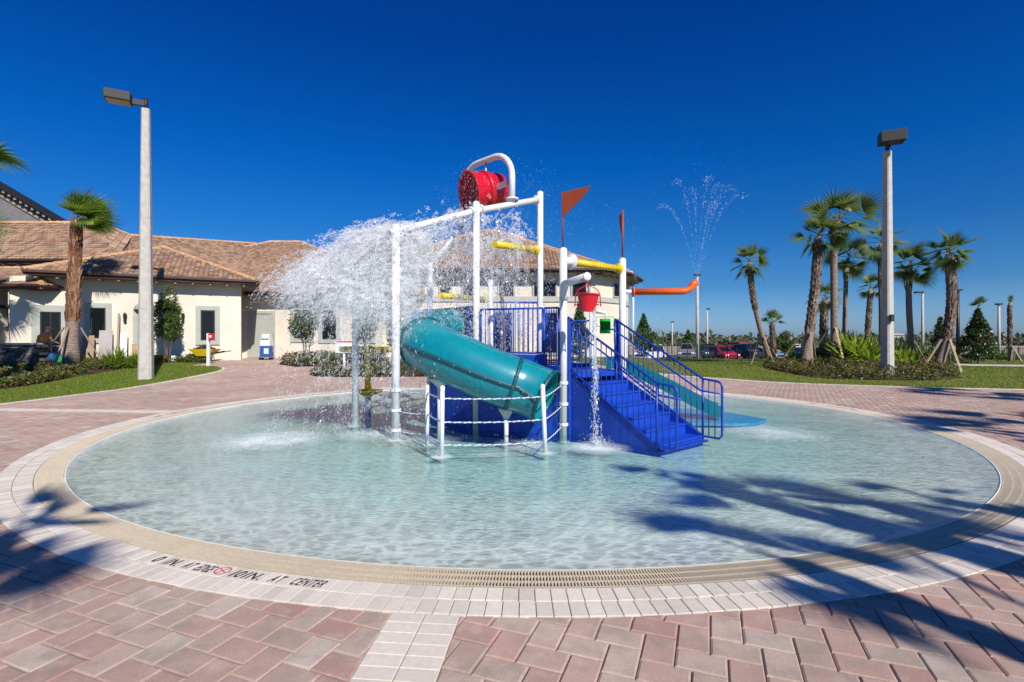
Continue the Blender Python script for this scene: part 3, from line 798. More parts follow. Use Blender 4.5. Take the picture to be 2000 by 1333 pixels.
# roofs -------------------------------------------------------------
def roof_plane(name, poly, eave_a, eave_b, tw=.22, th=.30, seed=1, tiles=True):
    """planar roof from 3d polygon; tiles run up-slope from the eave line"""
    poly = [V(p) for p in poly]; a, b = V(eave_a), V(eave_b); u = (b - a).normalized()
    nrm = V((0, 0, 0))
    for i in range(len(poly)): nrm += poly[i].cross(poly[(i + 1) % len(poly)]) if False else (poly[i] - poly[0]).cross(poly[(i + 1) % len(poly)] - poly[0])
    nrm.normalize()
    if nrm.z < 0: nrm = -nrm
    up = nrm.cross(u).normalized()
    if up.z < 0: up = -up
    uv = [((p - a).dot(u), (p - a).dot(up)) for p in poly]
    mb = MB(); mb.extrude([p - nrm * .02 for p in poly], nrm * -.12, .5)
    rg_ = random.Random(seed)
    us = [q[0] for q in uv]; vs = [q[1] for q in uv]
    if tiles:
        y = min(vs) - .05; row = 0
        while y < max(vs):
            x = min(us) + (tw / 2 if row % 2 else 0) * 0
            while x < max(us):
                if inpoly(x + tw / 2, min(max(y + th * .5, min(vs) + .01), max(vs)), uv):
                    v_ = rg_.random(); base = a + u * x + up * y; b0 = len(mb.v)
                    for (t_, lift) in ((-.03, .075), (th, .035)):
                        for k in range(5):
                            q = math.pi * k / 4
                            mb.v.append(tuple(base + up * t_ + u * (tw / 2 - math.cos(q) * tw * .5) + nrm * (lift + math.sin(q) * .055 - .02)))
                    for k in range(4): mb.face((b0 + k, b0 + k + 1, b0 + 6 + k, b0 + 5 + k), v_, False)
                    mb.poly([mb.v[b0 + 4 - k] for k in range(5)], v_)
                x += tw
            y += th; row += 1
    return mb.build('roof', M['tile'], club)
def ridge(a, b, r=.14, L=.42, seed=2):
    a, b = V(a), V(b); d = b - a; n_ = max(1, int(d.length / L)); d.normalize(); rg_ = random.Random(seed); mb = MB()
    s = V((d.y, -d.x, 0)).normalized(); up = s.cross(d)
    if up.z < 0: up = -up
    st_ = (b - a).length / n_
    for k in range(n_):
        v_ = rg_.random(); b0 = len(mb.v)
        for (t_, rr) in ((k * st_ - .02, r * 1.12), ((k + 1) * st_ + .03, r * .9)):
            for j in range(7):
                q = math.pi * j / 6; mb.v.append(tuple(a + d * t_ + s * math.cos(q) * rr + up * (math.sin(q) * rr + .0)))
        for j in range(6): mb.face((b0 + j, b0 + j + 1, b0 + 8 + j, b0 + 7 + j), v_, True)
        mb.poly([mb.v[b0 + 6 - j] for j in range(7)], v_)
    return mb
def ridges(lst, parent=club, **k):
    m = MB()
    for i, (a, b) in enumerate(lst):
        r_ = ridge(a, b, seed=i, **k); o_ = len(m.v); m.v += r_.v
        for f, v_, s_ in zip(r_.f, r_.a, r_.sm): m.face([q + o_ for q in f], v_, s_)
    return m.build('ridge_tiles', M['ridge'], parent)
def eave(a, b, n_, depth=.7, parent=club, fh=.2, brackets=True, zs=None, name='gutter'):
    """gutter board along a roof edge a->b; n_ = outward; soffit running back to the wall, rafter tails under it"""
    a, b = V(a), V(b); d = (b - a).normalized(); mb = MB()
    M3 = Matrix((d, V(n_) * -1, V((0, 0, 1)))).transposed(); L = (b - a).length; c = (a + b) / 2
    mb.box(c + V((0, 0, -.10)) + V(n_) * .03, (L, .06, fh), M=M3)
    mb.box(c + V((0, 0, -.04)) + V(n_) * .12, (L + .02, .12, .10), M=M3)
    mb.build(name, M['fascia'], parent)
    mb = MB(); mb.box(c - V(n_) * depth / 2 + V((0, 0, -.17)), (L - .02, depth - .01, .04), M=M3)
    k = .4
    while brackets and k < L - .2:
        mb.box(a + d * k - V(n_) * depth / 2 + V((0, 0, -.25)), (.1, depth - .08, .12), M=M3); k += .75
    mb.build('soffit', M['soffit'], parent)
nL = V((WD.y, -WD.x, 0))
# left wing hip roof
E1 = V((-21.6, 22.8, 4.75)); E2 = V((-13.4, 27.0, 4.75))
uE = (E2 - E1).normalized(); half = (E2 - E1).length / 2; apA = (E1 + E2) / 2 + WN * half; apA.z = 6.84
bkA = apA + WN * 7
E2b = E2 + WN * (half + 7); E1b = E1 + WN * (half + 7)
roof_plane('r', [E1, E2, apA], E1, E2, seed=1)
roof_plane('r', [E2, E2b, bkA, apA], E2, E2b, seed=2)
roof_plane('r', [E1b, E1, apA, bkA], E1b, E1, seed=3)
ridges([(E1, apA), (E2, apA), (apA, bkA)])
eave(E1 + V((0, 0, 0)), E2, nL); eave(E2 + nL * 0 + WN * .1, E2 + WN * 4.6, WD, .7)
# middle main roof (big hip behind)
zc = 4.45; C1, C2 = V((-27.5, 30.0, zc)), V((-5.2, 30.0, zc)); r1, r2 = V((-19.2, 41, 9.45)), V((-16.8, 41, 9.45))
roof_plane('r', [C1, C2, r2, r1], C1, C2, seed=4)
C2b, C1b = V((-5.2, 52, zc)), V((-27.5, 52, zc))
roof_plane('r', [C2, C2b, r2], C2, C2b, seed=5, tiles=False)
roof_plane('r', [C1b, C1, r1], C1b, C1, seed=6)
ridges([(C1, r1), (C2, r2), (r1, r2)])
eave(V((-15.5, 30.0, zc)), V((-8.5, 30.0, zc)), V((0, -1, 0)), .78)
# two-storey right roof
ze = 5.96
Q = [V((-9.0, 31.2, ze)), V((5.57, 31.2, ze)), V((7.75, 33.4, ze)), V((9.25, 36.9, ze)), V((9.25, 46, ze)), V((-9.0, 46, ze))]
ap1, ap2 = V((-2.6, 40.5, 10.2)), V((-1.2, 40.5, 10.2))
roof_plane('r', [Q[0], Q[1], ap2, ap1], Q[0], Q[1], seed=7)
roof_plane('r', [Q[1], Q[2], ap2], Q[1], Q[2], seed=8); roof_plane('r', [Q[2], Q[3], ap2], Q[2], Q[3], seed=9)
roof_plane('r', [Q[3], Q[4], ap2], Q[3], Q[4], seed=10, tiles=False); roof_plane('r', [Q[5], Q[0], ap1], Q[5], Q[0], seed=11)
ridges([(Q[0], ap1), (Q[1], ap2), (Q[2], ap2), (Q[3], ap2), (ap1, ap2)])
for a, b in ((0, 1), (1, 2), (2, 3)):
    d = (Q[b] - Q[a]).normalized(); eave(Q[a], Q[b], V((d.y, -d.x, 0)), .78)
# rear-left higher block
zb = 5.9; B1, B2 = V((-40, 27.2, zb)), V((-24.0, 27.2, zb)); 
rb1, rb2 = V((-36, 32.0, 9.1)), V((X(192, 32.0), 32.0, Z(437, 32.0)))
rb1.z = rb2.z; rb1.x = -40
B3 = V((-21.0, 27.2, zb))
roof_plane('r', [B1, B3, rb2, rb1], B1, B3, seed=12)
rb3 = V((X(255, 33.5), 33.5, Z(462, 33.5))); rb4 = V((X(500, 41), 41, Z(478, 41)))
roof_plane('r', [rb2, B3, rb3], B3, rb3, seed=13)
lo3 = V((X(255, 29.5), 29.5, Z(520, 29.5))); lo4 = V((X(500, 33.5), 33.5, Z(540, 33.5)))
roof_plane('r', [B3 + V((0, .3, .1)), lo3, lo4, rb4, rb3], rb3, rb4, seed=14)
ridges([(rb1, rb2), (rb2, rb3), (rb3, rb4)])
eave(B1, V((-23.3, 27.2, zb)), V((0, -1, 0)), 1.0)
mb = MB(); wall_slab(mb, (-40, 28.3), (-21.8, 28.3), TZ - .3, 5.7); mb.build('wall', M['stucco'], club)
# left porch: low roof, pillars, balustrade
pz = Z(557, 23.0); PA, PB = V((-34, 23.0, pz)), V((X(78, 23.0), 23.0, pz)); pr1, pr2 = V((-34, 25.6, pz + 1.05)), V((-22.9, 25.6, pz + 1.05))
roof_plane('r', [PA, PB, pr2, pr1], PA, PB, seed=15); roof_plane('r', [PB, PB + V((0, 3.4, 0)), pr2], PB, PB + V((0, 3.4, 0)), seed=16)
ridges([(PB, pr2), (pr1, pr2)]); eave(PA, PB, V((0, -1, 0)), 1.4, brackets=False); eave(PB + V((0, .08, 0)), PB + V((0, 2.0, 0)), V((1, 0, 0)), .8, brackets=False)
for px in (43, -10):
    x_ = X(px, 24.0); mb = MB(); mb.box((x_, 24.0, (TZ + pz - .2) / 2), (.62, .62, pz - .2 - TZ + .02)); 
    mb.build('pillar', M['stucco'], club)
    mb = MB(); mb.box((x_, 24.0, Z(600, 24.0)), (.78, .78, .14)); mb.build('pillar_capital', M['bronze'], club)
mb = MB(); xa, xb = X(-60, 24.2), X(29, 24.2); z0, z1 = Z(640, 24.2), Z(603, 24.2)
mb.beam((xa, 24.2, z1), (xb, 24.2, z1), .05, .05); mb.beam((xa, 24.2, z0), (xb, 24.2, z0), .05, .05)
k = xa
while k < xb: mb.beam((k, 24.2, z0), (k, 24.2, z1), .022, .022); k += .14
mb.build('balustrade', M['black'], club)
mb = MB(); mb.box(((xa + xb) / 2, 24.45, (TZ + z0) / 2 - .1), (xb - xa, .3, z0 - TZ)); mb.build('parapet', M['stucco'], club)
# downpipe at the right corner
mb = MB(); p = V((8.5, 36.2, 0)); mb.tube([p + V((0, 0, .5)), p + V((0, 0, 5.8))], .07, 8); mb.build('downpipe', M['white'], club)
mb = MB()
mb.tube([(-8.7, 29.9, 4.3), (-8.7, 30.66, 4.1), (-8.7, 30.7, .7)], .05, 8); mb.build('downpipe', M['white'], club)
# taller neighbouring building with sloping verge
tall = thing('tall_building', (-42, 42, .5), 'stucco gable end coloured grey for its shade with dark sloping verge rising behind the left roofs', 'building')
ga, gb = V((X(-160, 42), 42, Z(268, 42))), V((X(134, 42), 42, Z(441, 42)))
mb = MB(); mb.extrude([(ga.x, 42.6, .3), (gb.x - 1.5, 42.6, .3), (gb.x - .3, 42.6, gb.z - .3), (ga.x, 42.6, ga.z - .3)], (0, .5, 0)); mb.build('wall', M['gable'], tall)
mb = MB(); up = V((0, 0, 1)); mb.extrude([ga, gb, gb - up * .28, ga - up * .28], (0, 1.2, 0)); mb.build('roof', M['bronze'], tall)
mb = MB(); d = gb - ga; n_k = 26
for k in range(n_k):
    p = ga + d * (k + .5) / n_k; mb.box(p + V((0, .35, -.42)), (.22, .5, .22))
mb.beam(ga + V((0, .55, -.95)), gb + V((0, .55, -.95)), .12, .25); mb.build('rafter_tails', M['soffit'], tall)

# ================================================================ LAMP POSTS
def lamp_big(px, py, ztop, w0, w1, head_dx, label, armdir, base=None):
    b = G(px, py) if base is None else V(base)
    t_ = thing('street_lamp', b, label, 'lamp post')
    mb = MB(); rot = R(20)
    pts = []
    for z, w_ in ((b.z - .3, w0), (ztop, w1)):
        i = len(mb.v)
        for (x, y) in ((-1, -.7), (-.7, -1), (.7, -1), (1, -.7), (1, .7), (.7, 1), (-.7, 1), (-1, .7)):
            q = Matrix.Rotation(rot, 3, 'Z') @ V((x * w_ / 2, y * w_ / 2, 0)); mb.v.append((b.x + q.x, b.y + q.y, z))
    for k in range(8): mb.face((k, (k + 1) % 8, 8 + (k + 1) % 8, 8 + k))
    mb.face(range(8, 16)); mb.build('pole', M['concrete_pole'], t_)
    top = V((b.x, b.y, ztop)); a = V(armdir).normalized()
    mb = MB(); mb.tube([top - V((0, 0, .05)), top + V((0, 0, .42))], .075, 12); mb.build('tenon', M['bronze'], t_)
    L = head_dx
    mb = MB(); mb.beam(top + V((0, 0, .2)), top + V((0, 0, .2)) + a * L * .42, .12, .2); mb.build('arm', M['bronze'], t_)
    side = a.cross(V((0, 0, 1))); c = top + V((0, 0, .27 if L > .9 else .36)) + a * L * .85
    M3 = Matrix((a, side * -1, V((0, 0, 1)))).transposed()
    mb = MB(); mb.box(c, (L * .82, .62 if L > .9 else .9, .34 if L > .9 else .46), M=M3)
    hd = mb.build('lamp_head', M['bronze'], t_, bevel=.02)
    mb = MB(); mb.box(c - V((0, 0, .176)), (L * .72, .5, .02), M=M3); mb.build('lens', M['lens'], hd)
    return t_
bl = G(285, 742); lamp_big(285, 742, Z(214, bl.y), .46, .26, 1.0, 'tall tapered concrete lamp post with bronze box lamp on the left lawn', (-.95, -.5, 0))
br = G(1733, 735); lamp_big(1733, 735, Z(297, br.y), .42, .26, .8, 'tall square concrete lamp post with box lamp among the right palms', (-.42, -1, 0))
mb = MB(); p = P(1742, 622, br.y - .3); mb.box(p, (.14, .1, .3)); mb.build('junction_box', M['bronze'], [o for o in bpy.data.objects if o.name.startswith('street_lamp')][-1])
def lamp_far(px, pyb, pyt, d, w, label, arm, mat='concrete_pole', two=False):
    x = X(px, d); z0 = H(x, d); zt = Z(pyt, d)
    t_ = thing('street_lamp', (x, d, z0), label, 'lamp post', 'lamp posts around the car park and lawn')
    mb = MB(); mb.tube([(x, d, z0 - .2), (x, d, zt)], [w / 2, w * .32], 8); mb.build('pole', M[mat], t_)
    mb = MB(); hw_ = abs(arm) if arm else .5; mb.box((x + arm * .5, d, zt + .1), (hw_, .4, .14))
    if two: mb.box((x - arm * .5, d, zt + .101), (hw_, .4, .14))
    mb.build('lamp_head', M['bronze'], t_)
lamp_far(1362, 700, 540, 44, .34, 'tall pale lamp post in front of the grey pickup behind the orange tube tip', 0, two=False)
lamp_far(1381, 690, 606, 62, .32, 'slim lamp post just right of the tall pale post near the red car', .3)
lamp_far(1313, 690, 631, 84, .3, 'small far lamp post between the shrub and the grey pickup', .3, two=True)
lamp_far(1802, 700, 574, 48, .28, 'pale lamp post with a single arm pointing left between two palms', -.7)
lamp_far(1871, 705, 570, 42, .3, 'dark lamp post close behind the thick leaning palm', .25, 'black', True)
lamp_far(1951, 712, 597, 50, .3, 'pale lamp post beside the dark magnolia near the right edge', .22, two=True)

# ================================================================ PALMS AND TREES
M['frond'] = leafmat('palm_frond', [(0, (.04, .07, .02)), (.35, (.075, .125, .035)), (.7, (.12, .18, .055)), (.93, (.19, .22, .08)), (1, (.32, .28, .14))], .32, .42)
M['frond_bright'] = leafmat('bright_palm_frond', [(0, (.05, .10, .015)), (.5, (.10, .18, .02)), (.85, (.18, .26, .03)), (1, (.35, .33, .10))], .4, .4)
M['petiole'] = simple('petiole', (.16, .19, .05), .5)
M['boot'] = byval('palm_boots', [(0, (.10, .065, .045)), (.5, (.22, .155, .11)), (1, (.40, .31, .24))], .9, 14, .45, .5, 60)
M['bootred'] = byval('palm_boots_red', [(0, (.12, .05, .028)), (.5, (.26, .12, .065)), (1, (.46, .28, .18))], .9, 14, .45, .5, 60)
t = NT('palm_trunk'); g = t.n('ShaderNodeNewGeometry'); sx = t.n('ShaderNodeSeparateXYZ'); t.l(g.outputs['Position'], sx.inputs[0])
wv = t.n('ShaderNodeTexWave', bands_direction='Z'); wv.inputs['Scale'].default_value = 3.2; wv.inputs['Distortion'].default_value = 5; wv.inputs['Detail'].default_value = 3; wv.inputs['Detail Scale'].default_value = 3
t.l(g.outputs['Position'], wv.inputs['Vector'])
c = t.ramp(wv.outputs['Fac'], [(.0, (.13, .095, .075)), (.4, (.23, .175, .14)), (1, (.29, .23, .19))]); c = t.mix(.5, c, t.ramp(t.noise(8, 5), [(.3, (.14, .10, .08)), (.7, (.34, .27, .22))]))
M['trunk'] = t.fin(t.principled(c, .9, 0, .2, wv.outputs['Fac'], .5, .02))
M['bark'] = simple('bark', (.12, .09, .07), .9, var=.35, scale=10, bump=.5)

def fan_frond(mb, st, base, az, el, R_, rng, wind=V((0, 0, 0)), stiff=1.0, nl=13, lw=.05, roll=.6):
    d = V((math.cos(az) * math.cos(el), math.sin(az) * math.cos(el), math.sin(el)))
    Lp = R_ * rng.uniform(.34, .56) * (.6 if el > 1.05 else 1); pts = [V(base)]; cur = V(base); dd = d.copy()
    for k in range(5):
        dd = (dd + V((0, 0, -.07 / stiff)) + wind * .12).normalized(); cur = cur + dd * Lp / 5; pts.append(cur.copy())
    st.tube(pts, [.022, .018, .015, .013, .011, .010], 4, .5, cap=False)
    side = dd.cross(V((0, 0, 1)))
    if side.length < .05: side = V((1, 0, 0))
    side.normalize(); side = (Matrix.Rotation(rng.gauss(0, roll), 3, dd) @ side); nrm = side.cross(dd).normalized()
    val0 = rng.uniform(.15, .85)
    for i in range(-nl, nl + 1):
        a = (i / nl) * R(82); fwd = (dd * math.cos(a) + side * math.sin(a)); fwd = (fwd + nrm * (.18 * abs(math.sin(a)))).normalized()
        L = R_ * .62 * (1 - .32 * abs(i / nl) ** 2) * rng.uniform(.88, 1.1); w_ = lw * R_ * .5
        p = cur.copy(); cd = fwd.copy(); prev = None; b0 = len(mb.v); n_ = 4
        sd = cd.cross(nrm).normalized(); fl = .35 if i % 2 else -.35
        for k in range(n_ + 1):
            wk = w_ * (.45, 1.0, .85, .5, .04)[k]
            mb.v.append(tuple(p - sd * wk + nrm * fl * wk)); mb.v.append(tuple(p + sd * wk - nrm * fl * wk))
            droop = (.02, .05, .14, .30, .5)[k] / stiff
            cd = (cd + V((0, 0, -droop * .55)) + wind * (.04 + .10 * k)).normalized(); p = p + cd * L / n_
        v_ = min(1, max(0, val0 + rng.gauss(0, .12)))
        for k in range(n_): mb.face((b0 + 2 * k, b0 + 2 * k + 1, b0 + 2 * k + 3, b0 + 2 * k + 2), v_, True)
def palm(name, base, top, crown, Rc, rt, label, rng, nfr=34, boots=1.0, wind=V((0, 0, 0)), curve=V((0, 0, 0)), braces=0, frond='frond', bootm='boot', el_min=-52, group='cabbage palms', brace_h=.28, nl=14, boot_len=1.0, lw=.030, azr=None, stiff=1.0, bulge=0, extra=(), taper=.12, droop=0):
    base, top, crown = V(base), V(top), V(crown)
    t_ = thing(name, base, label, 'palm tree', group)
    n = 14; path = []
    for k in range(n + 1):
        u = k / n; path.append(base.lerp(top, u) + curve * 4 * u * (1 - u))
    path[0] = path[0] - V((0, 0, .25))
    rr = [rt * .86 * (1.25 if k == 0 else 1.08 if k == 1 else (1.0 - taper * k / n)) for k in range(n + 1)]
    if bulge: rr = [r_ * (1 + bulge * max(0, 1 - k / 3)) for k, r_ in enumerate(rr)]
    mb = MB(); mb.tube(path + [top.lerp(crown, .7)], rr + [rt * .6], 14); mb.build('trunk', M['trunk'], t_)
    # old leaf bases, criss-crossing up the trunk
    if boots > 0:
        mb = MB(); Lt = (top - base).length; h = Lt * (1 - boots); row = 0
        while h < Lt:
            u = h / Lt; c = base.lerp(top, u) + curve * 4 * u * (1 - u); r_ = rt * (1.0 - taper * u)
            ax = (top - base).normalized(); nb = 6
            for k in range(nb):
                a = 2 * math.pi * (k + .5 * (row % 2)) / nb + rng.gauss(0, .08); o_ = V((math.cos(a), math.sin(a), 0)); s_ = ax.cross(o_).normalized()
                L = .24 * boot_len * rng.uniform(.75, 1.25) * (rt / .2) ** .5; w0 = r_ * .5; flare = rng.uniform(.3, .7) * .26
                v_ = rng.random(); p = c + o_ * r_ * .80; q = p + ax * L + o_ * L * flare
                for sg in (-1, 1):      # the base splits into two prongs
                    a0 = p - s_ * w0 * .15 * sg; b0 = p + s_ * w0 * sg; tip = q + s_ * w0 * .8 * sg + ax * rng.uniform(-.02, .03)
                    i0 = len(mb.v); th = o_ * .035
                    mb.v += [tuple(a0), tuple(b0), tuple(tip + s_ * .02), tuple(tip - s_ * .03), tuple(a0 - th), tuple(b0 - th), tuple(tip - th * .6)]
                    mb.face((i0, i0 + 1, i0 + 2, i0 + 3), v_); mb.face((i0 + 4, i0 + 6, i0 + 5), v_ * .5); mb.face((i0, i0 + 3, i0 + 6, i0 + 4), v_ * .6); mb.face((i0 + 1, i0 + 5, i0 + 6, i0 + 2), v_ * .6)
            h += .155 * (rt / .2) ** .5; row += 1
        mb.build('leaf_bases', M[bootm], t_)
    lf, st = MB(), MB()
    for k in range(nfr):
        az = k * 2.39996 + rng.gauss(0, .2) if azr is None else rng.uniform(*azr)
        el = R(84 - (84 - el_min) * ((k + .5) / nfr) ** 1.05) + rng.gauss(0, .08)
        fan_frond(lf, st, crown - V((0, 0, .25 * k / nfr)), az, el, Rc * rng.uniform(.88, 1.1), rng, wind, nl=nl, lw=lw, stiff=stiff)
    for k in range(droop): fan_frond(lf, st, crown - V((0, 0, .2)), k * 2.1 + rng.random(), rng.uniform(-1.3, -.95), Rc * .8, rng, wind * .3, nl=nl, lw=lw, stiff=.8)
    for (az, el) in extra: fan_frond(lf, st, crown, az, el, Rc, rng, wind, nl=nl, lw=lw, stiff=stiff)
    lf.build('crown', M[frond], t_); st.build('petioles', M['petiole'], t_)
    for k in range(braces):
        a = 2 * math.pi * k / braces + rng.uniform(-.3, .3) + .4; hh = brace_h * (top - base).length; hh = min(hh, 2.2)
        p = base + (top - base) * (hh / (top - base).length) + curve * 4 * .25 * .75 * .8; p = p + V((math.cos(a), math.sin(a), 0)) * rt
        q = base + V((math.cos(a), math.sin(a), 0)) * hh * .72; q.z = H(q.x, q.y) - .05
        mb = MB(); mb.beam(p, q, .09, .04, rng.random()); mb.build('brace', M['wood'], t_)
    return t_
rng = random.Random(21)
def rpalm(d, b, tp, cr, Rpx, wpx, label, **k):
    """palm at depth d: pixels of base (x only), trunk top, crown centre, crown radius, trunk width"""
    base = V((X(b[0], d), d, 0)); base.z = H(base.x, base.y); top = P(tp[0], tp[1], d); cr = P(cr[0], cr[1] - 4, d)
    k.setdefault('droop', 2 if Rpx > 40 else 0)
    return palm('palm_tree', base, top, cr, Rpx * .84 / F * d, wpx * .40 / F * d, label, rng, **k)
W0 = V((.28, 0, -.03))
rpalm(29.5, (1508,), (1466, 528), (1465, 512), 48, 15, 'short palm with curved leaning trunk standing left of the right grove', curve=V((-.25, 0, .1)), braces=3, nfr=19, wind=V((.1, 0, 0)), boots=.45)
rpalm(27.6, (1570,), (1597, 480), (1600, 460), 62, 24, 'tall thick palm with criss-cross trunk leaning right beside the tallest palm', curve=V((.12, 0, 0)), braces=3, nfr=18, wind=W0 * .5, boots=.72)
rpalm(28.0, (1630,), (1628, 450), (1640, 425), 84, 20, 'tallest palm with smooth straight trunk and windblown crown', braces=3, nfr=19, wind=W0 * 1.1, boots=.05, el_min=-20)
rpalm(31, (1606,), (1610, 600), (1612, 580), 44, 20, 'short palm half hidden behind the two tallest palms', nfr=15, wind=W0 * .5, boots=.5)
rpalm(33, (1648,), (1653, 520), (1658, 503), 56, 13, 'slender smooth palm between the tallest palm and the lamp post', nfr=17, wind=W0 * .9, boots=.14)
rpalm(36, (1690,), (1700, 580), (1700, 562), 34, 14, 'small palm behind the bright green shrubs', nfr=15, wind=W0 * .3, boots=.7)
rpalm(31, (1722,), (1720, 490), (1722, 474), 60, 13, 'slim palm standing directly behind the right lamp post', nfr=17, wind=W0 * .8, boots=.35)
rpalm(26.3, (1786,), (1775, 535), (1779, 515), 60, 16, 'palm just right of the lamp post with smooth dark trunk', braces=3, nfr=19, wind=W0 * .7, boots=.18, curve=V((-.1, 0, 0)))
rpalm(24.7, (1828,), (1853, 515), (1855, 492), 56, 24, 'thick rough palm curving left at its foot with wooden props', curve=V((.38, 0, -.1)), braces=4, nfr=26, wind=W0 * .2, boots=.7, brace_h=.3)
rpalm(36, (1910,), (1911, 612), (1912, 600), 26, 11, 'young palm rising behind the dark magnolia', nfr=8, wind=V((.2, 0, .2)), boots=.6, el_min=55)
rpalm(34, (1973,), (1972, 600), (1974, 592), 16, 10, 'bare topped palm stub with props near the right edge', nfr=5, wind=V((0, 0, 0)), boots=.7, braces=3, el_min=75)
rpalm(33, (1512,), (1508, 640), (1508, 628), 32, 14, 'small dark palm behind the curved short palm', nfr=14, wind=W0 * .3, boots=.7, el_min=10)
# windblown palm on the left bed
d = 22.6; b = V((X(138, d), d, 0)); b.z = H(b.x, b.y)
palm('palm_tree', b, P(150, 438, d), P(152, 428, d), 1.75, .30, 'stout palm with shaggy reddish trunk and fronds blown right, left of the lamp post', random.Random(6), nfr=15, boots=.69, wind=V((.42, 0, .0)), braces=4, frond='frond_bright', bootm='bootred', el_min=34, nl=14, boot_len=1.35, lw=.032, group=None, brace_h=.27, azr=(-1.2, 1.1), bulge=.2, stiff=.95, taper=.34, extra=((.0, .15), (-.6, .05), (.5, .3), (2.6, 1.2), (-.3, -.35)))
# palms whose fronds reach in from the left edge
d = 15.0; palm('palm_tree', (X(-112, d), d, 0), P(-84, 330, d), P(-78, 290, d), 1.75, .22, 'palm outside the left edge with one frond reaching into the sky', random.Random(14), nfr=18, boots=.6, wind=V((.1, 0, 0)), frond='frond_bright', bootm='bootred', group=None, el_min=-40, azr=(1.9, 4.4), extra=((.05, .1), (.12, -.12)))
d = 20.0; palm('palm_tree', (X(-85, d), d, .1), P(-86, 470, d), P(-84, 440, d), 1.9, .22, 'palm outside the left edge with grey green fronds over the tiled roof', random.Random(15), nfr=18, boots=.6, wind=V((.1, 0, -.05)), group=None, el_min=-40, azr=(1.9, 4.4), extra=((.1, .15), (-.2, -.15), (.2, -.25), (-.35, .05)))
# palms behind the viewpoint: their shadows cross pool and paving
def shadow_palm(sx, sy, h, Rc, seed, nfr, rt=.15):
    k = h / math.tan(R(SUN_EL)); bx, by = sx - math.sin(R(SHADOW_AZ)) * k, sy - math.cos(R(SHADOW_AZ)) * k
    palm('palm_tree', (bx, by, 0), (bx, by, h - .3), (bx, by, h), Rc * 1.05, rt, 'tall palm behind the viewpoint casting its shadow over the paving', random.Random(seed), nfr=nfr, boots=.3, wind=V((.2, .1, 0)), group='palms behind the viewpoint', nl=12, lw=.042)
SH = [(2.95, 5.1, 6.8, 1.2, 31, 10), (2.05, 6.15, 7.3, .6, 40, 7), (4.35, 5.35, 7.2, .55, 37, 7), (1.95, 3.85, 5.6, .95, 32, 5), (3.9, 3.9, 6.4, .6, 42, 7), (8.6, 9.3, 8.0, 1.5, 33, 11), (11.0, 10.0, 7.0, 1.6, 38, 11), (14.0, 15.8, 9.0, 1.8, 34, 12), (-4.2, 4.35, 6.8, 1.05, 35, 9)]
for q in SH: shadow_palm(*q)

def leafy(mb, cen, n, L, rng, shape, shell=.55, val=lambda p: .5):
    k = 0
    while k < n:
        p = rndv(rng); 
        if rng.random() > .35 + shell * p.length ** 2: continue
        q = shape(p)
        if q is None: continue
        nz_ = noise.noise(q * 2.2)
        if nz_ < -.18: continue
        leaf(mb, V(cen) + q, rndv(rng) + p * .5 + V((0, 0, .4)), L * rng.uniform(.7, 1.3), L * .5, min(1, max(0, val(q) + rng.gauss(0, .18) + nz_ * .5))); k += 1
M['leaf_dark'] = leafmat('magnolia_leaf', [(0, (.01, .022, .008)), (.5, (.022, .05, .014)), (.8, (.04, .08, .02)), (.93, (.15, .085, .035)), (1, (.24, .13, .06))], .12, .3)
M['leaf_mid'] = leafmat('tree_leaf', [(0, (.02, .045, .01)), (.5, (.055, .10, .02)), (.85, (.11, .16, .035)), (1, (.2, .2, .08))], .3)
M['leaf_bright'] = leafmat('bright_leaf', [(0, (.06, .12, .01)), (.5, (.16, .26, .015)), (1, (.34, .40, .04))], .45)
M['leaf_lime'] = leafmat('lime_leaf', [(0, (.07, .14, .01)), (.4, (.20, .30, .015)), (1, (.46, .50, .05))], .45)
M['leaf_conifer'] = leafmat('conifer_leaf', [(0, (.015, .04, .012)), (.6, (.04, .09, .02)), (1, (.09, .15, .03))], .15)
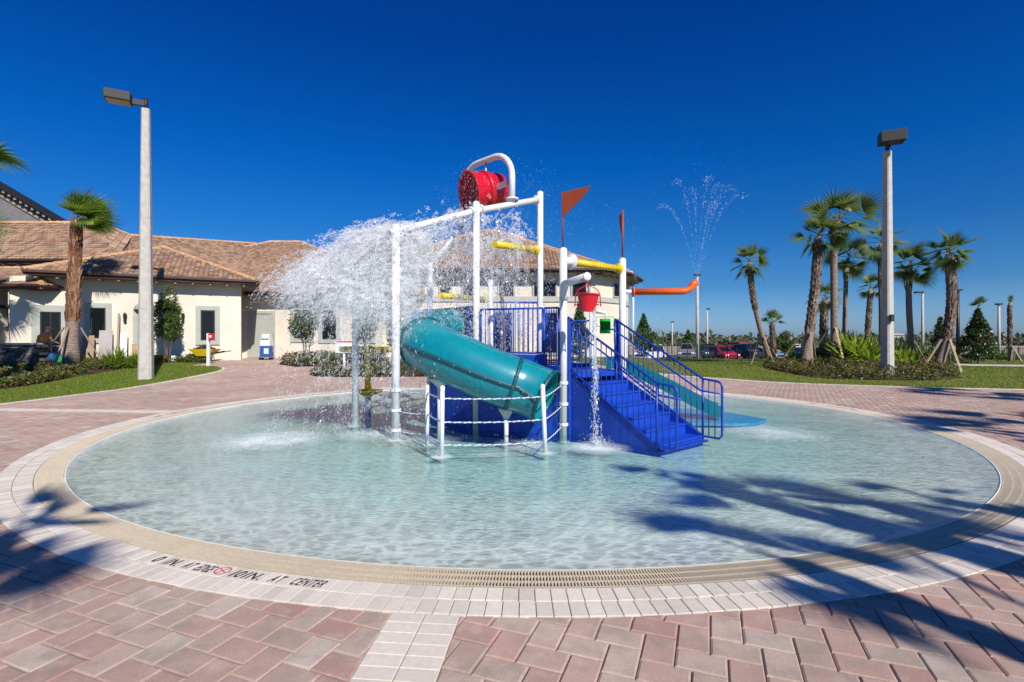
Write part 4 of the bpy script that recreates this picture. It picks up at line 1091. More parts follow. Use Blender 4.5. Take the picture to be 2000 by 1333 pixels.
def tree(name, px, d, pyb, pyt, wpx, label, mat, n, L, rng, cone=0.0, trunkfrac=.2, limbs=7, group=None, rt=.06, cat='tree', stems=1, shell=.55):
    x = X(px, d); z0 = H(x, d); zt = Z(pyt, d); hgt = zt - z0; w_ = wpx / 2 / F * d
    t_ = thing(name, (x, d, z0), label, cat, group)
    mb = MB()
    for s in range(stems):
        a = 6.28 * s / max(1, stems); o_ = V((math.cos(a), math.sin(a), 0)) * (.12 if stems > 1 else 0)
        pts = [V((x, d, z0 - .1)) + o_ * .4]; cur = pts[0].copy()
        for k in range(6):
            cur = cur + V((rng.gauss(0, .03), rng.gauss(0, .03), hgt * .85 / 6)) + o_ * .5; pts.append(cur.copy())
        mb.tube(pts, [rt * (1 - .12 * k) for k in range(7)], 7)
        for k in range(limbs):
            u = trunkfrac + (1 - trunkfrac) * (k + .5) / limbs * .9; p = V((x, d, z0)).lerp(V((x, d, zt)), u * .85) + o_ * u * 3
            aa = k * 2.4 + s; ln = w_ * (1 - (u if cone else .3) * .7) * .9
            q = p + V((math.cos(aa) * ln, math.sin(aa) * ln, ln * .5)); mb.tube([p, p.lerp(q, .5) + V((0, 0, .03)), q], [rt * .45, rt * .3, rt * .12], 5)
    mb.build('trunk', M['bark'], t_)
    mb = MB(); zc0 = z0 + hgt * trunkfrac; hc = zt - zc0
    if cone:
        def shp(p):
            u = (p.z + 1) / 2
            if math.hypot(p.x, p.y) > 1: return None
            r_ = w_ * (1 - u ** cone) * 1.0 + .03; q = V((p.x * r_ * 1.15, p.y * r_ * 1.15, u * hc))
            return q * 1.0
        leafy(mb, (x, d, zc0), n, L, rng, shp, shell)
    else:
        lob = [(rndv(rng), rng.uniform(.5, .8)) for _ in range(9)]
        def shp(p):
            c_, r_ = lob[rng.randrange(9)]; q = c_ * .55 + p * r_ * .65
            return V((q.x * w_, q.y * w_, q.z * hc / 2))
        leafy(mb, (x, d, zc0 + hc / 2), n, L, rng, shp, shell)
    mb.build('crown', M[mat], t_)
    return t_
rng = random.Random(77)
tree('magnolia_tree', 1910, 31, 705, 603, 66, 'dark conical magnolia with brown leaf undersides beside the right edge lamp post', 'leaf_dark', 3600, .17, rng, cone=1.25, trunkfrac=.04)
tree('magnolia_tree', 1836, 33, 705, 618, 46, 'sparse dark magnolia behind the thick rough palm', 'leaf_dark', 1200, .17, rng, cone=1.1, trunkfrac=.04)
tree('conifer_tree', 1257, 36, 690, 612, 42, 'pointed green conifer right of the clubhouse corner', 'leaf_conifer', 3200, .14, rng, cone=1.5, trunkfrac=.06)
tree('broadleaf_tree', 1284, 38, 690, 640, 26, 'thin grey bush beside the pointed conifer', 'leaf_mid', 260, .12, rng, trunkfrac=.2)
tree('conifer_tree', 1344, 62, 690, 645, 36, 'dark young pine behind the grey pickup', 'leaf_conifer', 1500, .22, rng, cone=1.3, trunkfrac=.1)
tree('broadleaf_tree', 1532, 40, 690, 640, 52, 'round sunlit green tree behind the curved short palm', 'leaf_mid', 3000, .16, rng, trunkfrac=.1)
tree('broadleaf_tree', 328, 24.6, 712, 560, 62, 'dense small tree with several stems right of the left lamp post', 'leaf_mid', 4200, .13, rng, trunkfrac=.22, stems=3, rt=.035)
tree('broadleaf_tree', 598, 26.0, 712, 590, 76, 'loose leafy tree by the clubhouse wall behind the splash', 'leaf_mid', 2200, .14, rng, trunkfrac=.25, stems=3, rt=.04)
tree('broadleaf_tree', 715, 25.0, 712, 560, 90, 'tall leafy tree behind the yellow water table', 'leaf_mid', 3200, .14, rng, trunkfrac=.2, stems=3, rt=.04)
tree('broadleaf_tree', 772, 24.0, 722, 600, 70, 'bushy tree between the yellow water table and the tube slide', 'leaf_mid', 2400, .13, rng, trunkfrac=.2, stems=3, rt=.04)
tree('conifer_tree', 1132, 27, 712, 590, 46, 'green conifer behind the small red bucket', 'leaf_conifer', 3200, .13, rng, cone=1.4, trunkfrac=.05)
tree('palm_tree', 984, 27, 700, 470, 20, 'slim red brown palm trunk behind the blue railing', 'leaf_mid', 10, .1, rng, trunkfrac=.95, rt=.19, limbs=0, cat='palm tree')
# bright shrubs beneath the right palms: large arching leaves
def shrub(px, d, rpx, hpx, label, mat, n, L, rng, group=None, name='shrub', spread=.8):
    x = X(px, d); z0 = H(x, d); mb = MB(); r_ = rpx / F * d; h_ = hpx / F * d
    for k in range(n):
        a = rng.uniform(0, 6.28); el = rng.uniform(.25, 1.45); p0 = V((x + rng.gauss(0, r_ * .33), d + rng.gauss(0, r_ * .33), z0))
        dr = V((math.cos(a) * math.cos(el), math.sin(a) * math.cos(el), math.sin(el))); cur = p0.copy(); b0 = len(mb.v); v_ = min(1, max(0, rng.gauss(.5, .25)))
        ll = (h_ * rng.uniform(.6, 1.05)); sd = dr.cross(V((0, 0, 1))).normalized()
        for i in range(5):
            w_ = L * (.15, .8, 1, .7, .05)[i]
            mb.v += [tuple(cur - sd * w_), tuple(cur + sd * w_)]
            dr = (dr + V((0, 0, -.22 * spread))).normalized(); cur = cur + dr * ll / 4
        for i in range(4): mb.face((b0 + 2 * i, b0 + 2 * i + 1, b0 + 2 * i + 3, b0 + 2 * i + 2), v_, True)
    o = mb.build(name, M[mat]); return tag(o, label, 'shrub', group)
G1 = 'bright shrubs beneath the palm grove'
M['leaf_saw'] = leafmat('palmetto_leaf', [(0, (.02, .05, .012)), (.5, (.05, .11, .02)), (1, (.13, .20, .04))], .25)
shrub(1672, 27.5, 36, 74, 'large arching green shrub left of the right lamp post', 'leaf_lime', 465, .085, rng, G1)
shrub(1700, 26.6, 26, 56, 'yellow green shrub at the foot of the lamp post', 'leaf_lime', 360, .085, rng, G1)
shrub(1768, 26.0, 16, 44, 'bright lime shrub between lamp post and smooth dark palm', 'leaf_lime', 315, .085, rng, G1)
shrub(1650, 29.5, 32, 76, 'dark green palmetto clump behind the bright shrubs', 'leaf_saw', 420, .05, rng, G1)
shrub(1750, 30, 40, 60, 'dark palmetto clump behind the right lamp post', 'leaf_saw', 420, .05, rng, G1)
shrub(1820, 31, 40, 46, 'low palmetto clump behind the thick rough palm', 'leaf_saw', 360, .05, rng, G1)
shrub(1590, 31, 26, 40, 'low palmetto clump behind the thick criss-cross palm', 'leaf_saw', 260, .05, rng, G1)
shrub(1555, 31, 22, 26, 'small dark bush between the two leftmost palms', 'leaf_saw', 260, .04, rng, G1)
shrub(1960, 37, 40, 26, 'low dark bush by the bare palm stub', 'leaf_saw', 260, .05, rng, G1)
shrub(226, 22.3, 16, 50, 'spiky grass-like plant right of the stout left palm', 'leaf_bright', 170, .028, rng, None, 'spiky_plant', .35)
shrub(268, 22.6, 14, 40, 'spiky plant half hidden by the left lamp post', 'leaf_bright', 130, .028, rng, None, 'spiky_plant', .35)
shrub(5, 25.5, 22, 26, 'green bush in the planter under the porch balustrade', 'leaf_mid', 300, .05, rng, None)
# distant woods and horizon buildings
mb = MB(); rw = random.Random(5)
for k in range(5200):
    d = rw.choice((230, 260, 300, 340)) + rw.uniform(-15, 15); x = rw.uniform(-.05, 1.15) * d
    hh = 4.5 * (1 + .5 * noise.noise(V((x * .02, d * .02, 1)))) * rw.uniform(.4, 1) ; q = V((x, d, -.4 + hh * rw.random()))
    leaf(mb, q, rndv(rw) + V((0, -.8, .3)), 3.2, 2.2, rw.random())
tag(mb.build('distant_woods', leafmat('distant_leaf', [(0, (.03, .04, .02)), (1, (.08, .085, .045))], .1)), 'dark line of far woods along the horizon', 'woods', kind='stuff')
def farb(px0, px1, py0, d, label, roofm, wallm):
    x0, x1 = X(px0, d), X(px1, d); zt = Z(py0, d); zb = -.5
    t_ = thing('distant_building', ((x0 + x1) / 2, d, zb), label, 'building')
    mb = MB(); mb.box(((x0 + x1) / 2, d + 4, (zb + zt - .8) / 2), (x1 - x0 - .6, 8, zt - .8 - zb)); mb.build('wall', wallm, t_)
    mb = MB(); mb.extrude([(x0, d - .5, zt - .8), (x1, d - .5, zt - .8), ((x0 + x1) / 2 + (x1 - x0) * .25, d + 4, zt), ((x0 + x1) / 2 - (x1 - x0) * .25, d + 4, zt)], (0, 0, -.15))
    mb.extrude([(x0, d + 8.5, zt - .8), (x1, d + 8.5, zt - .8), ((x0 + x1) / 2 + (x1 - x0) * .25, d + 4.01, zt), ((x0 + x1) / 2 - (x1 - x0) * .25, d + 4.01, zt)], (0, 0, -.15)); mb.build('roof', roofm, t_)
    mb = MB(); n_ = max(2, int((x1 - x0) / 3))
    for k in range(n_): mb.box((x0 + (x1 - x0) * (k + .5) / n_, d - .02, (zb + zt - .8) / 2 + .2), (1.0, .06, 1.2))
    mb.build('window_strip', M['glass'], t_)
farb(1448, 1476, 668, 120, 'small far building with orange roof behind the dark parked cars', M['rust'], M['stucco'])
farb(1425, 1450, 676, 105, 'low far shed with orange roof right of the red car', M['rust'], M['stucco'])
farb(1552, 1575, 672, 140, 'white far building left of the thick criss-cross palm', M['paper'], M['paper'])
farb(1724, 1782, 652, 260, 'long grey far block of flats between lamp post and palm', M['band'], M['band'])

# ================================================================ PLAY STRUCTURE
sv = V((.65, -.76, 0)).normalized(); wv_ = V((.76, .65, 0)).normalized()
P5 = V((.88, 8.86, 0)); P6 = V((2.12, 9.9, 0)); P3 = V((-.655, 9.43, 0)); P2p = V((-1.90, 8.44, 0)); P4 = V((.57, 10.45, 0)); P1 = V((-2.98, 9.83, 0)); P7 = V((-.49, 11.7, 0)); P8 = V((1.76, 11.4, 0)); QQ = V((-1.7, 10.7, 0))
FL = -.13
ps = thing('water_play_structure', (0, 10, FL), 'large water play structure with white posts, blue stairs and teal tube slide in the pool', 'play structure')
def up(p, z): return V((p.x, p.y, z))
def post(p, zt, r=.062, zb=FL, cap=True):
    mb = MB(); mb.tube([up(p, zb), up(p, zt)], r, 20)
    if cap: mb.lathe([(r, 0), (r * .85, .02), (r * .4, .035), (.001, .038)], up(p, zt), 20)
    mb.lathe([(r + .045, FL + .0), (r + .045, .015 + FL), (r, .02 + FL)], up(p, 0), 20)
    return mb.build('post', M['white'], ps)
post(P1, 3.0, .066); post(P2p, 3.47, .068); post(P3, 4.12, .064); post(P4, 4.60, .062); post(P7, 2.96); post(P5, 3.17, .066); post(P6, 3.16, .066); post(P8, 2.22, .055); post(up(QQ, 0), 3.2, .06)
def collar(p, axis, r=.085, w=.05):
    mb.lathe([(.06, -w), (r, -w), (r, w), (.06, w)], p, 18, axis=axis)
# sloping top beam over P2, P3, P4
zb_ = lambda p: Z({0: 453, 1: 414, 2: 393}[p], (P2p, P3, P4)[p].y)
B0, B1_, B2_ = up(P2p, 3.39), up(P3, 3.98), up(P4, 4.47)
mb = MB(); ext = (B0 - B1_).normalized()
mb.tube([B0 + ext * .12, B0, B1_, B2_ - (B2_ - B1_).normalized() * .03], .058, 18)
for p in (B0, B1_, B2_):
    dd = (B2_ - B0).normalized()
    for sg in ((-1, 1) if p is B1_ else (-1,) if p is B2_ else (1,)): mb.lathe([(.05, -.012), (.098, -.012), (.098, .012), (.05, .012)], p + dd * sg * .12, 18, axis=dd)
mb.build('top_beam', M['white'], ps)
# rear beam P1 - QQ - hidden back, level pieces
R0, R1b, R2b = up(P1, 2.95), up(QQ, 3.15), up(P7, 4.0)
Hl = V((X(903, 11.05), 11.05, 0)); Hr = V((0.0, 9.97, 0))
mb = MB(); mb.tube([up(P1, 2.9), up(QQ, 3.15)], .055, 16); mb.tube([up(QQ, 3.15), up(Hl, 4.05)], .055, 16); mb.build('rear_beam', M['white'], ps)
# hoop carrying the tipping bucket
hz0 = 4.28; zt_ = 5.28; pts = []
L = (Hl - Hr); Lh = L.length; ld = L.normalized(); rc = .5
pts.append(up(Hr, hz0)); pts.append(up(Hr, zt_ - rc))
for k in range(1, 9):
    a = R(90) * k / 8; pts.append(up(Hr, zt_ - rc) + ld * (rc - rc * math.cos(a)) + V((0, 0, rc * math.sin(a))))
for k in range(0, 9):
    a = R(90) * k / 8; pts.append(up(Hl, zt_ - rc) - ld * rc + ld * rc * math.sin(a) + V((0, 0, rc * math.cos(a))))
pts.append(up(Hl, 4.05))
mb = MB(); mb.tube(pts, .062, 16); mb.lathe([(.06, -.015), (.13, -.015), (.13, .015), (.06, .015)], up(Hr, hz0 + .06), 18); mb.lathe([(.06, -.015), (.13, -.015), (.13, .015), (.06, .015)], up(Hl, 4.15), 18)
mb.build('bucket_hoop', M['white'], ps)
mb = MB(); mid = (up(Hr, zt_) + up(Hl, zt_)) / 2; mb.tube([mid - V((0, 0, .02)), mid - V((0, 0, .42))], .022, 8); mb.build('spout_pipe', M['galv'], ps)
# spray bars: yellow tubes with holes and end flanges
def spray(a, b, r, mat='yellow', stub=None, holes=True, fl=(1, 1), name='spray_bar'):
    mb = MB(); d = (b - a).normalized(); L = (b - a).length
    mb.tube([a, b], r, 18)
    for f_, q, sg in ((fl[0], a, 1), (fl[1], b, -1)):
        if f_: mb.lathe([(r, -.04), (r * 1.55, -.04), (r * 1.62, -.015), (r * 1.62, .02), (r * 1.3, .05), (r, .06)], q + d * .05 * sg, 20, axis=d)
    o = mb.build(name, M[mat], ps)
    if holes:
        mb = MB(); k = .25; sd = V((-d.y, d.x, 0))
        sd = sd if sd.y < 0 else -sd
        while k < L - .15:
            for a_ in (20, -35):
                n_ = (sd * math.cos(R(a_)) + V((0, 0, 1)) * math.sin(R(a_))); mb.lathe([(.001, r + .001), (.009, r + .001)], a + d * k, 8, axis=n_)
            k += .075
        mb.build('nozzle_row', M['black'], o)
    return o
spray(up(P5, 2.98) + wv_ * .22, up(P6, 2.98) - wv_ * .06, .058, fl=(0, 1))
mb = MB(); mb.tube([up(P5, 2.98), up(P5, 2.98) + wv_ * .22], .075, 16); mb.lathe([(.06, -.02), (.135, -.02), (.135, .02), (.06, .02)], up(P5, 2.98) + wv_ * .2, 18, axis=wv_); mb.build('coupling', M['white'], ps)
c4 = P(1048, 490, P4.y - .05); spray(P(966, 478, 9.1), c4, .06, fl=(0, 1))
c7 = P(948, 586, P7.y - .1); spray(P(860, 578, 9.4), c7, .055, fl=(0, 1))
# orange water cannon tube off the right post
zo = 2.54; a = up(P6, zo) + V((.2, -.02, 0)); tip = P(1362, 552, 9.65); e_ = P(1340, 570, 9.65)
mb = MB(); pts = [a, e_ - V((.08, 0, 0))]
for k in range(1, 8):
    t_ = k / 7; an = R(90) * t_ * .85; pts.append(e_ - V((.08, 0, 0)) + V((.21 * math.sin(an), 0, .17 * (1 - math.cos(an)))))
pts.append(tip); mb.tube(pts, .063, 16); mb.lathe([(.06, -.012), (.1, -.012), (.1, .012), (.06, .012)], a, 18, axis=V((1, 0, 0))); mb.build('water_cannon', M['orange'], ps)
mb = MB(); mb.tube([up(P6, zo), a], .045, 14); mb.build('coupling', M['white'], ps)
# flag poles and flag
mb = MB(); f0 = P(1100, 490, P5.y); f1 = P(1098, 378, P5.y); mb.tube([f0, f1], .014, 8); mb.build('flag_pole', M['rust'], ps)
mb = MB(); fd = V((.90, -.42, 0)).normalized()
def fp(px, py, k): return f1 + fd * k + V((0, 0, Z(py, P5.y) - f1.z))
fl_ = [fp(0, 377, 0), fp(0, 371, .50), fp(0, 380, .46), fp(0, 388, .40), fp(0, 398, .30), fp(0, 411, .16), fp(0, 428, 0)]
mb.extrude(fl_, V((fd.y, -fd.x, 0)) * .012); mb.build('flag', M['rust'], ps)
mb = MB(); g0 = P(1216, 508, P6.y); g1 = P(1216, 411, P6.y); mb.tube([g0, g1], .018, 8); mb.extrude([g1 + V((.012, 0, -.02)), g1 + V((.03, .5, .0)), g1 + V((.02, .3, -.35)), g1 + V((.012, 0, -.55))], V((.012, -.001, 0))); mb.build('flag_pole', M['rust'], ps)
# arm and hanging pail
arm0 = up(P5, 2.58); arm1 = V((X(1147, 8.0), 8.0, 2.6))
mb = MB(); mb.tube([up(P5, 2.30), up(P5, 2.42) + V((.01, -.03, 0)), arm0 + (arm1 - arm0) * .1, arm1], [.07, .075, .062, .062], 18)
mb.lathe([(.001, .012), (.06, .010), (.068, 0), (.062, -.02)], arm1, 20, axis=(arm1 - arm0).normalized()); mb.build('bucket_arm', M['white'], ps)
def pail(c, r0, r1, h, tilt, mat, name, label, yoke=True, grp=None, axis_rot=0):
    t_ = thing(name, c, label, 'bucket', grp)
    mb = MB(); ax = Matrix.Rotation(axis_rot, 3, 'Z') @ (Matrix.Rotation(tilt, 3, 'Y') @ V((0, 0, 1)))
    mb.lathe([(r0, -h / 2), (r1, h / 2)], c, 28, axis=ax); mb.lathe([(r1 - .012, h / 2 + .002), (r0 - .012, -h / 2 + .012)], c, 28, axis=ax); mb.lathe([(.001, -h / 2), (r0, -h / 2)], c, 28, axis=ax, smooth=False); mb.lathe([(.001, -h / 2 + .012), (r0 - .012, -h / 2 + .012)], c, 28, axis=ax)
    mb.lathe([(r1 - .012, h / 2 + .004), (r1 + .012, h / 2 + .004), (r1 + .012, h / 2 - .018), (r1, h / 2 - .018)], c, 28, axis=ax, smooth=False)
    mb.build('bucket_shell', M[mat], t_)
    return t_, ax
pc = P(1148, 592, 8.0); t_, ax = pail(pc, .125, .165, .27, .06, 'red', 'hanging_bucket', 'small red bucket on a wire yoke hanging from the white arm')
mb = MB(); yk = [pc + V((sx, 0, z)) for sx, z in ((-.2, -.06), (-.19, .12), (-.15, .2), (-.06, .25), (0, .27), (.06, .25), (.15, .2), (.19, .12), (.2, -.06))]
mb.tube(yk, .009, 6); mb.tube([pc + V((0, 0, .27)), arm1 - V((0, 0, .05))], .012, 6); mb.tube([pc + V((-.21, 0, -.03)), pc + V((-.14, 0, -.03))], .01, 6); mb.tube([pc + V((.21, 0, -.03)), pc + V((.14, 0, -.03))], .01, 6)
mb.build('yoke', M['red'], t_)
# green tumbling bucket
a8 = P(1155, 609, P8.y); g_ = P(1184, 612, 11.2); mb = MB(); mb.tube([a8, g_], .035, 12); mb.tube([g_, g_ - V((0, 0, .17))], .02, 8); mb.build('bucket_arm', M['white'], ps)
gc = P(1182, 638, 11.2)
tg = thing('tumbling_bucket', gc, 'small green tumbling bucket open at one side hanging under a white arm', 'bucket')
mb = MB(); ax = V((1, -.25, 0)).normalized()
mb.lathe([(.15, -.11), (.16, -.11), (.16, .0), (.16, .11), (.15, .11)], gc, 22, axis=ax, a0=.6, a1=5.6); mb.lathe([(.15, -.108), (.15, .108)], gc, 22, axis=ax, a0=.6, a1=5.6)
for s_ in (-1, 1): mb.lathe([(.001, .11 * s_), (.152, .11 * s_)], gc, 22, axis=ax, a0=.6, a1=5.6)
mb.build('bucket_shell', M['green'], tg)
mb = MB(); mb.tube([gc - ax * .2, gc + ax * .2], .008, 6); mb.tube([gc - ax * .18, gc - ax * .18 + V((0, 0, .2)), gc + ax * .18 + V((0, 0, .2)), gc + ax * .18], .008, 6); mb.build('yoke', M['green'], tg)
# big tipping bucket
bc = (up(Hr, 4.68) + up(Hl, 4.68)) / 2; bc = P(946, 374, 10.45)
tb = thing('tipping_bucket', bc, 'large red dumping bucket tipped over on the white hoop, spilling water', 'bucket')
ax = V((-.80, -.52, -.20)).normalized()
mb = MB(); mb.lathe([(.001, -.40), (.28, -.40), (.335, -.36), (.40, .36), (.415, .38), (.385, .38), (.37, .34), (.31, -.33), (.001, -.36)], bc, 36, axis=ax); mb.build('bucket_shell', M['red'], tb)
mb = MB(); mb.lathe([(.372, -.03), (.395, -.02), (.398, .04), (.378, .05)], bc, 36, axis=ax); mb.build('bucket_band', M['red'], tb)
mb = MB(); hd_ = (Hr - Hl).normalized(); sid = hd_
mb.beam(bc + sid * .36 - ax * .02, up(Hr, bc.z + .04) + V((0, 0, .02)), .035, .12); mb.beam(bc - sid * .36 - ax * .02, up(Hl, bc.z + .04) + V((0, 0, .02)), .035, .12); mb.build('pivot_bracket', M['galv'], tb)

# decks, skirts, stairs
ZD, ZU = 1.03, 1.30
def inset(poly, k=.0): return [P2(p) for p in poly]
mb = MB(); mb.prism(inset([P5, P6, P8, P4, V((.57, 9.02, 0))]), ZD - .08, ZD); mb.build('deck', M['bluepanel'], ps)
mb = MB(); mb.prism(inset([P3, V((.56, 9.03, 0)), V((.56, 10.44, 0)), P7, QQ]), ZU - .08, ZU); mb.build('deck', M['bluepanel'], ps)
def panel(a, b, z0, z1, th=.05, mat='bluepanel', name='skirt_panel', z1b=None):
    d = (b - a).normalized(); n_ = V((d.y, -d.x, 0)) * th; z1b = z1 if z1b is None else z1b
    mb = MB(); mb.extrude([up(a, z0), up(b, z0), up(b, z1b), up(a, z1)], n_); return mb.build(name, M[mat], ps)
c1 = V((.56, 8.985, 0))
panel(c1, P5 + V((-.07, .03, 0)), FL, 1.17); panel(P3 + V((.05, 0, 0)), c1 - V((.004, 0, 0)), FL, 1.36)
panel(QQ + V((.06, -.06, 0)), P3 + V((-.05, .06, 0)), FL, 1.36); panel(c1 + V((.0, .06, 0)), V((.56, 10.4, 0)), ZD + .004, 1.36)
panel(P7 + V((0, -.05, 0)), QQ + V((.1, .05, 0)), FL, 1.36); panel(P8, P7, FL, 1.1); panel(P6 + sv * -.1, P8, FL, 1.02)
# boxes beside the stair head
for p in (P5 + wv_ * .10 + sv * .02, P6 + wv_ * -.13 + sv * -.02):
    mb = MB(); mb.box(up(p, (1.98 + FL) / 2), (.075, .11, 1.98 - FL), rz=math.atan2(wv_.y, wv_.x)); mb.build('stair_post', M['blue'], ps, bevel=.01)
S0 = P5 + wv_ * .12; nst = 6; run = 1.78; W_ = 1.30
stt = MB()
for k in range(nst):
    z1 = ZD - (ZD + .04) * (k + 1) / (nst + .6) ; s0_, s1_ = run * k / nst, run * (k + 1) / nst
    a, b = S0 + sv * (s0_ + .002), S0 + sv * s1_
    stt.prism([P2(a + wv_ * .03), P2(b + wv_ * .03), P2(b + wv_ * (W_ - .03)), P2(a + wv_ * (W_ - .03))], FL, z1)
    stt.prism([P2(b + wv_ * .03 - sv * .05), P2(b + wv_ * .03 + sv * .022), P2(b + wv_ * (W_ - .03) + sv * .022), P2(b + wv_ * (W_ - .03) - sv * .05)], z1 - .02, z1 + .006)
stt.build('stair_flight', M['bluepanel'], ps)
for o_ in (0, W_):
    a, b = S0 + wv_ * o_, S0 + wv_ * o_ + sv * run
    mb = MB(); n_ = wv_ * (.03 if o_ == 0 else -.03); mb.extrude([up(a, FL), up(b, FL), up(b, .06), up(a, ZD + .03)], n_); mb.build('stringer', M['bluepanel'], ps)
mb = MB(); a = S0 - wv_ * .12; mb.prism([P2(S0 + sv * run + wv_ * .0), P2(S0 + sv * (run + .10)), P2(S0 + sv * (run + .10) + wv_ * W_), P2(S0 + sv * run + wv_ * W_)], -.03, -.004); mb.build('landing_pad', M['bluepanel'], ps)
# stair guard rails
def guard(o_, top_ext=.0):
    a = S0 + wv_ * o_ ; A0 = up(a, ZD + .98); B0_ = up(a + sv * run, .985); C0 = up(a + sv * (run + .33), .955)
    mb = MB(); r = .019; rc = .09
    pts = [A0, B0_, C0 - sv * rc]
    for k in range(1, 6):
        q = R(90) * k / 5; pts.append(C0 - sv * rc + sv * rc * math.sin(q) - V((0, 0, rc * (1 - math.cos(q)))))
    low = up(a + sv * (run + .33), .10)
    pts += [low]; pts += [up(a + sv * (run + .28), .045), up(a + sv * run, .05), up(a, ZD + .12)]
    mb.tube(pts, r, 10); mb.tube([up(a, ZD + .12), A0], r, 10); mb.tube([up(a + sv * run, FL if o_ > 2 else .0), B0_], r, 10)
    g_ = mb.build('guard_rail', M['blue'], ps)
    mb = MB(); n_ = 17
    for k in range(1, n_ + 4):
        s_ = run * k / n_
        if s_ < run:
            zt__ = A0.z + (B0_.z - A0.z) * s_ / run; zb__ = ZD + .12 + (.05 - ZD - .12) * s_ / run
        elif s_ < run + .3: zt__, zb__ = B0_.z - .01, .05
        else: continue
        p = a + sv * s_; mb.tube([up(p, zb__), up(p, zt__)], .0085, 6)
    mb.build('balusters', M['blue'], g_)
    inn = wv_ * (.07 if o_ == 0 else -.07)
    mb = MB(); dz = -.19
    q0, q1, q2 = A0 + inn + V((0, 0, dz)), B0_ + inn + V((0, 0, dz)), up(a + sv * (run + .36), .955 + dz) + inn
    mb.tube([q0 - sv * .12 + V((0, 0, .0)), q0, q1, q2], .016, 8)
    for s_ in (.15, .95): p = q0.lerp(q1, s_); mb.tube([p, p - inn], .009, 6)
    mb.build('handrail', M['blue'], g_)
guard(0.0); guard(W_)
# deck railings
def railing(a, b, z0, z1, n=10, wide=None, both=True):
    mb = MB(); mb.tube([up(a, z1), up(b, z1)], .018, 8); mb.tube([up(a, z0), up(b, z0)], .013, 8)
    for p in (a, b): mb.tube([up(p, z0), up(p, z1)], .02, 8)
    g_ = mb.build('railing', M['blue'], ps); mb = MB()
    for k in range(1, n): p = a.lerp(b, k / n); mb.tube([up(p, z0), up(p, z1)], .0095, 6)
    mb.build('balusters', M['blue'], g_)
fr = V((0, -.06, 0))
railing(c1 + fr, V((X(1091, 8.86), 8.85, 0)) + fr * .3, 1.20, 2.17, 6); railing(P3 + V((.09, -.06, 0)), c1 + fr + V((-.03, 0, 0)), 1.40, 2.17, 13)
railing(V((X(962, 12.0), 12.0, 0)), V((X(1050, 12.2), 12.2, 0)), 1.30, 2.5, 10); railing(V((X(1053, 12.2), 12.2, 0)), P8 + V((0, .0, 0)), 1.10, 2.05, 9)
# slide entrance surround
dq = (QQ - P3).normalized(); nq = V((-dq.y, dq.x, 0))
a = P3 + dq * .1
mb = MB(); nn = 24; rI = .44; cI = P3.lerp(QQ, .5)
panel(P3 + dq * .09, P3 + dq * .34, 1.36, 2.22, .05, 'bluepanel', 'entrance_panel'); panel(QQ - dq * .36, QQ - dq * .08, 1.36, 2.22, .05, 'bluepanel', 'entrance_panel')
mb = MB(); mb.beam(up(P3 + dq * .06, 2.23), up(QQ - dq * .06, 2.23), .05, .04); mb.build('entrance_rail', M['blue'], ps)
# tube slide
ctrl = [V((-.90, 10.28, 1.80)), V((-1.22, 9.98, 1.79)), V((-1.50, 9.62, 1.75)), V((-1.62, 9.20, 1.69)), V((-1.54, 8.80, 1.60)), V((-1.26, 8.50, 1.46)), V((-.88, 8.34, 1.29)), V((-.45, 8.25, 1.10)), V((-.05, 8.21, .95)), V((.18, 8.21, .87)), V((.40, 8.17, .78)), V((.54, 8.12, .72))]
def spline(pts, n=8):
    out = []
    for i in range(len(pts) - 1):
        p0 = pts[max(i - 1, 0)]; p1 = pts[i]; p2 = pts[i + 1]; p3 = pts[min(i + 2, len(pts) - 1)]
        for k in range(n):
            t_ = k / n; out.append(.5 * ((2 * p1) + (p2 - p0) * t_ + (2 * p0 - 5 * p1 + 4 * p2 - p3) * t_ ** 2 + (3 * p1 - p0 - 3 * p2 + p3) * t_ ** 3))
    out.append(pts[-1]); return out
sp = spline(ctrl, 8); RT = .43
mb = MB(); mb.tube(sp, RT, 40, cap=False); b = len(mb.v); mb.tube(sp, RT - .025, 40, cap=False)
for i, f in enumerate(mb.f):
    if i >= len(mb.f) // 2: mb.f[i] = tuple(reversed(f))
n_ = len(sp)
for e0 in (0, (n_ - 1) * 40):
    for k in range(40): mb.face((e0 + k, e0 + (k + 1) % 40, b + e0 + (k + 1) % 40, b + e0 + k))
tube_s = mb.build('tube_slide', M['teal'], ps)
def frame_at(i):
    t_ = (sp[min(i + 1, n_ - 1)] - sp[max(i - 1, 0)]).normalized(); s_ = t_.cross(V((0, 0, 1))).normalized(); return t_, s_, s_.cross(t_)
for i in (0, 17, 34, 66, n_ - 1):
    t_, s_, u_ = frame_at(i); mb = MB(); mb.lathe([(RT - .004, -.028), (RT + .022, -.026), (RT + .022, .026), (RT - .004, .028)], sp[i], 40, axis=t_)
    for k in range(18):
        a_ = 6.283 * k / 18; o_ = s_ * math.cos(a_) + u_ * math.sin(a_); mb.lathe([(.011, -.036), (.011, .036), (.001, .037)], sp[i] + o_ * (RT + .013), 6, axis=t_)
    mb.build('flange', M['tealdark'], tube_s)
mb = MB()      # horizontal bolted seams either side of the tube
